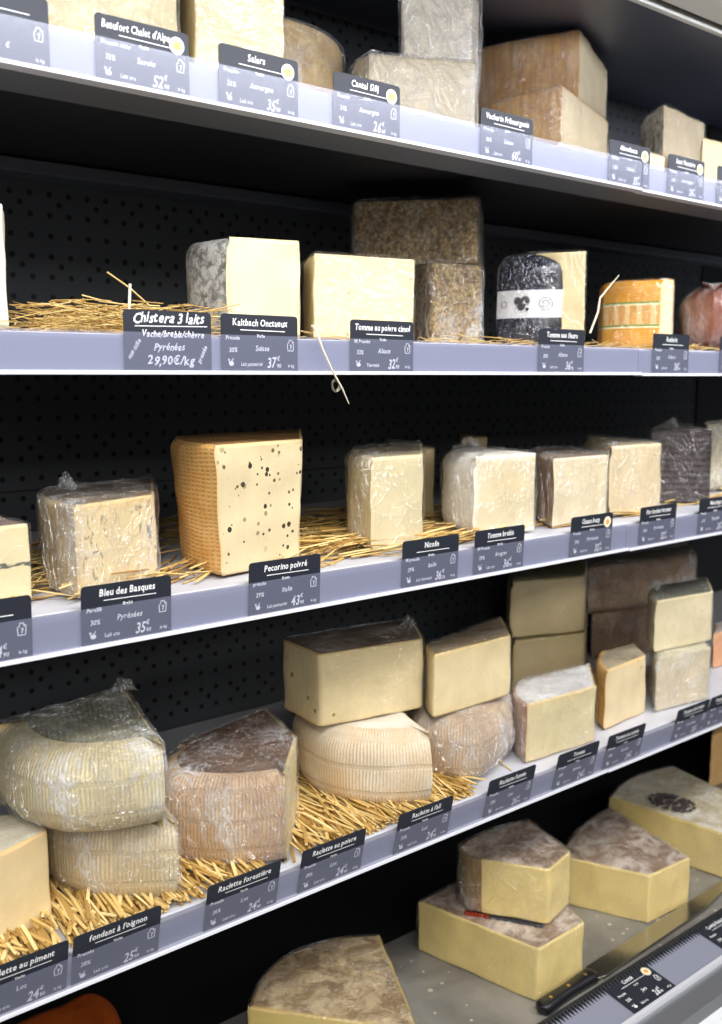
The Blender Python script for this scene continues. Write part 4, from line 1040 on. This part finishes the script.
    {'z': -0.741, 'H': 0.0789, 'pts': [(0.9715, 0.9461, 'a'), (0.9639, 0.8938, 'c'), (1.0126, 0.815, 'c'), (1.0785, 0.8302, 'c'), (1.1119, 0.9366, 'a')], 'label': 'yellow wedge with whitish frosted top, upper of the pair on the steel deck', 'st': 'comte', 'wrap': 0.9, 'sag': 0.01, 'foil': 1, 'vr': 0.007},
    {'z': -0.82, 'H': 0.0769, 'pts': [(1.1828, 0.9352, 'c'), (1.2381, 0.8069, 'c'), (1.3368, 0.8003, 'c'), (1.3939, 0.9921, 'a')], 'label': 'yellow wedge with brown frosted top between the yellow pair and the stamped wedge', 'st': 'comte', 'wrap': 0.7, 'sag': 0.012, 'vr': 0.003},
    {'z': -0.82, 'H': 0.0768, 'pts': [(1.4297, 1.0206, 'c'), (1.4497, 0.8069, 'c'), (1.5856, 0.7927, 'c'), (1.6404, 1.0301, 'a')], 'label': 'yellow wedge with a dark stamp on its pale top at the right edge', 'st': 'comte2', 'wrap': 0.5, 'sag': 0.02, 'stamp': (1.4856, 0.93)},
    {'z': -0.82, 'H': 0.1105, 'pts': [(1.9208, 1.11, 'c'), (1.7598, 1.02, 'c'), (2.0052, 1.0, 'c'), (2.1922, 1.11, 'c')], 'label': 'pale orange upright block at the back right of the bottom deck', 'st': 'palorange'},
]

for i, d in enumerate(CHEESES):
    d = dict(d)
    build_cheese(i+1, d.pop('H'), d.pop('z'), d.pop('pts'), d.pop('label'), d.pop('st'), **d)

# printed clover-like mark and rings on the white band of the navy cheese are part of that cheese
def navy_print():
    root = [o for o in col.objects if o.parent is None and 'navy blue rind' in str(o.get('label', ''))][0]
    d = [c_ for c_ in CHEESES if 'navy blue rind' in c_['label']][0]
    H = d['H']; cx, cy = root.location.x, root.location.y
    p0 = Vector((d['pts'][1][0]-cx, d['pts'][1][1]-cy)); p1 = Vector((d['pts'][2][0]-cx, d['pts'][2][1]-cy))
    q0 = Vector((d['pts'][0][0]-cx, d['pts'][0][1]-cy))
    sag = d['sag']
    L = (p1-p0).length
    nrm = Vector(((p1-p0).y, -(p1-p0).x)).normalized()
    def at(s_, z_):      # s_ from 0 to 1 along the front arc
        p_ = p0.lerp(p1, s_) + nrm*(sag*4*s_*(1-s_) + .0018)
        return (p_.x, p_.y, z_)
    V, F = [], []
    def disc(cs, cz, r0, r1=0):
        b0 = len(V); N = 14
        if r1 == 0:
            for i in range(N): V.append(at(cs + math.cos(2*math.pi*i/N)*r0/L, cz + math.sin(2*math.pi*i/N)*r0))
            F.append(tuple(range(b0, b0+N)))
        else:
            for i in range(N):
                for rr in (r0, r1): V.append(at(cs + math.cos(2*math.pi*i/N)*rr/L, cz + math.sin(2*math.pi*i/N)*rr))
            for i in range(N):
                j = (i+1) % N; F.append((b0+i*2, b0+i*2+1, b0+j*2+1, b0+j*2))
    zc = H*.45
    for dx, dz, rr in ((-.0045, .004, .0052), (.006, .004, .0062), (.0, -.003, .0060), (.009, -.007, .0025)):
        disc(.40 + dx/L, zc + dz, rr)
    o = mesh_obj('printed_clover', V, F, M['shamrock'], root)
    sm = o.modifiers.new('t', 'SOLIDIFY'); sm.thickness = .0003
    V.clear(); F.clear()
    disc(.78, zc, .0085, .0080); disc(.78, zc, .0045, .0040); disc(.12, zc, .0045, .0038)
    o = mesh_obj('printed_ring', V, F, M['shamrock'], root)
    sm = o.modifiers.new('t', 'SOLIDIFY'); sm.thickness = .0003
navy_print()

# ------------------------------------------------------------------ straw
def inside(pt, poly):
    x, y = pt; c_ = False
    for i in range(len(poly)):
        a, b_ = poly[i], poly[i-1]
        if (a.y > y) != (b_.y > y) and x < (b_.x-a.x)*(y-a.y)/(b_.y-a.y)+a.x: c_ = not c_
    return c_

def straw_bed(label, zs_, regions, group='straw beds'):
    """regions: (x0, x1, y0, y1, count, heading in degrees, spread, length min, max, layer height, radius)"""
    b = MB()
    polys = [[Vector(p[:2]) for p in d['pts']] for d in CHEESES if 0 <= d['z']-zs_ < .012]
    for (x0, x1, y0, y1, cnt, hd, spr, l0, l1, lay, rad) in regions:
        for q in range(cnt):
            L = random.uniform(l0, l1); a = math.radians(hd + random.gauss(0, spr))
            cx = random.uniform(x0, x1); cy = random.uniform(y0, y1)
            zc = EYE + zs_ + rad + random.random()**1.6*lay
            dx, dy = math.cos(a)*L/2, math.sin(a)*L/2
            tz = random.uniform(-1, 1)*min(lay*.35, L*.12)
            bend = random.uniform(-1, 1)*L*.05
            y_lo = min(cy-abs(dy), cy)
            if cy-abs(dy) < .798: cy += .798-(cy-abs(dy))
            p = [(cx-dx, cy-dy, max(zc-tz, EYE+zs_+rad)), (cx-dx*.3+bend, cy-dy*.3, zc-tz*.3), (cx+dx*.3+bend, cy+dy*.3, zc+tz*.3), (cx+dx, cy+dy, max(zc+tz, EYE+zs_+rad))]
            r_ = rad*random.uniform(.6, 1.15)
            if rad < .0012 and any(inside((p[0][0]+(p[3][0]-p[0][0])*k/8, p[0][1]+(p[3][1]-p[0][1])*k/8), Q) for k in range(9) for Q in polys): 
                continue
            b.tube(p, [r_*.9, r_, r_, r_*.8], 5, random.uniform(.45, .8))
    o = b.build('straw_bedding', M['straw'], None, 70)
    o['label'] = label; o['category'] = 'straw'; o['kind'] = 'stuff'
    return o

straw_bed('pile of shredded straw along the second shelf, heaped at the left', .0357, [
    (-.10, .38, .80, .95, 260, 5, 25, .01, .05, .010, .0007),
    (.35, .525, .81, .98, 620, 10, 35, .015, .055, .030, .0009),
    (.56, 1.9, .80, 1.0, 900, 5, 30, .01, .045, .009, .0008)])
straw_bed('golden straw lying on the third shelf between the cheeses', -.1970, [
    (.30, .52, .83, 1.1, 260, 25, 22, .04, .10, .016, .0016),
    (.60, .75, .81, 1.15, 260, 5, 16, .05, .12, .018, .0018),
    (.75, .92, .81, 1.1, 200, 5, 14, .05, .12, .014, .0018),
    (.93, 1.9, .82, 1.1, 420, 5, 14, .04, .10, .008, .0016)])
straw_bed('thick golden straw on the fourth shelf under the left-hand ribbed wedges', -.5035, [
    (.08, .54, .80, 1.04, 1500, 86, 11, .06, .13, .012, .0021)])
straw_bed('golden straw on the fourth shelf under the pale ribbed wheel wedge', -.5035, [
    (.60, .855, .80, 1.06, 900, 84, 10, .06, .12, .012, .0020),
    (.86, .95, .84, .95, 130, 40, 25, .02, .06, .008, .0015),
    (1.05, 1.45, .88, 1.1, 160, 20, 30, .02, .06, .006, .0015)])


# single stalks, string
def strand(name, label, cat, pts, r, mat, extra=None):
    b = MB(); b.tube(pts, r, 6)
    if extra: extra(b)
    o = b.build(name, M[mat], None, 60)
    o['label'] = label; o['category'] = cat
    return o

strand('straw_stalk', 'thin pale stalk arching left out of the straw heap on the second shelf', 'straw', [(0.4707, 0.8600, EYE+0.0655), (0.4346, 0.8700, EYE+0.0663), (0.4196, 0.8800, EYE+0.0698), (0.4044, 0.8850, EYE+0.0738)], .0007, 'straw_stalk')
strand('straw_stalk', 'brown stalk sticking up steeply out of the straw heap on the second shelf', 'straw', [(0.4602, 0.8600, EYE+0.0650), (0.4427, 0.8650, EYE+0.0809), (0.4227, 0.8700, EYE+0.0945)], .0008, 'straw_stalk')
strand('straw_stump', 'short upright white stump in the straw heap on the second shelf', 'straw', [(0.4232, 0.8300, EYE+0.0575), (0.4260, 0.8320, EYE+0.0814)], .0014, 'string')
strand('grass_blade', 'bent blade of grass standing in front of the orange wheel section', 'straw', [(1.0608, 0.8120, EYE+0.0547), (1.0734, 0.8100, EYE+0.0816), (1.0766, 0.8100, EYE+0.0994), (1.1181, 0.8120, EYE+0.1311)], [.0014, .0014, .0012, .0004], 'string')
def fray(b):
    for q in range(9):
        a = random.uniform(0, 6.28); r0 = random.uniform(.003, .007); o_ = Vector((0.6158, 0.7760, EYE-0.0088))
        pts = [o_ + Vector((math.cos(a+s)*r0, random.uniform(-.002, .002), math.sin(a+s)*r0*1.3)) for s in (0, .8, 1.6, 2.4, 3.2)]
        b.tube(pts, .00009, 3)
strand('ribbon_string', 'frayed cream string dangling over the second price rail', 'string', [(0.6124, 0.8100, EYE+0.0495), (0.5959, 0.7850, EYE+0.0471), (0.5930, 0.7780, EYE+0.0439), (0.5994, 0.7770, EYE+0.0269), (0.6108, 0.7760, EYE+0.0058), (0.6225, 0.7750, EYE-0.0117), (0.6306, 0.7740, EYE-0.0275)], [.0012, .0012, .0012, .0011, .0010, .0008, .0004], 'string', fray)


# ------------------------------------------------------------------ knives on the deck
def knife(label, x0, y0, x1, y1, zb):
    """handle butt at (x0, y0), blade tip at (x1, y1), lying flat"""
    root = empty('cheese_knife', (x0, y0, zb), label, 'knife', 'cheese knives on the bottom deck')
    ang = math.atan2(y1-y0, x1-x0); L = math.hypot(x1-x0, y1-y0)
    root.rotation_euler = (0, 0, ang)
    hl, hw, hh = .118, .0115, .0075
    V, F = [], []
    N = 22; m = 12
    for i in range(N+1):
        t_ = i/N
        w = hw*(1 - .16*math.sin(math.pi*t_)**2 + .10*(t_ > .9)*(t_-.9)*10)
        e = min(1, math.sqrt(max(0, 1-(max(0, .09-t_)/.09)**2)) + .02) * min(1, math.sqrt(max(0, 1-(max(0, t_-.95)/.05)**2))*.5+.5)
        for k in range(m):
            a = 2*math.pi*k/m
            cx_, cz_ = math.cos(a), math.sin(a)
            V.append((t_*hl, math.copysign(abs(cx_)**.5, cx_)*w*e, hh + math.copysign(abs(cz_)**.55, cz_)*hh*(.6+.4*e)))
    for i in range(N):
        for k in range(m): F.append((i*m+k, i*m+(k+1) % m, (i+1)*m+(k+1) % m, (i+1)*m+k))
    F += [tuple(range(m-1, -1, -1)), tuple(range(N*m, (N+1)*m))]
    h_ = mesh_obj('handle', V, F, M['handle'], root, 50)
    for f in (.2, .52, .84):
        b = MB(); b.tube([(hl*f, 0, hh*2-.001), (hl*f, 0, hh*2+.0006)], .0026, 12); b.build('rivet', M['brass'], h_)
    bw = .017
    pr = [(hl-.004, -.011), (hl+.01, -bw*.85), (L*.80, -bw*.85), (L*.93, -bw*.4), (L, bw*.75), (hl+.004, bw)]
    n = len(pr)
    V = [(x, y, hh-.0012) for x, y in pr] + [(x, y, hh+.0012) for x, y in pr]
    F = [tuple(range(n-1, -1, -1)), tuple(range(n, 2*n))] + [(i, (i+1) % n, (i+1) % n+n, i+n) for i in range(n)]
    bl = mesh_obj('blade', V, F, M['blade'], root)
    md = bl.modifiers.new('edge', 'BEVEL'); md.width = .0008; md.segments = 1
    return root
t = Nt('knife_steel'); c = t.coord()
t.set(Base_Color=srgb(176, 172, 160), Roughness=.2, Metallic=.95)
t.bump(t.noise(t.mapping(c, (1, 40, 1)), 30, 3), .08, .0004)
M['blade'] = t.m

knife('black-handled cheese knife lying along the front of the bottom deck', 0.9421, .7690, 1.4337, .7850, EYE-.8195)
knife('second black-handled knife at the right edge of the bottom deck', 1.4591, .826, 1.8591, .84, EYE-.8195)
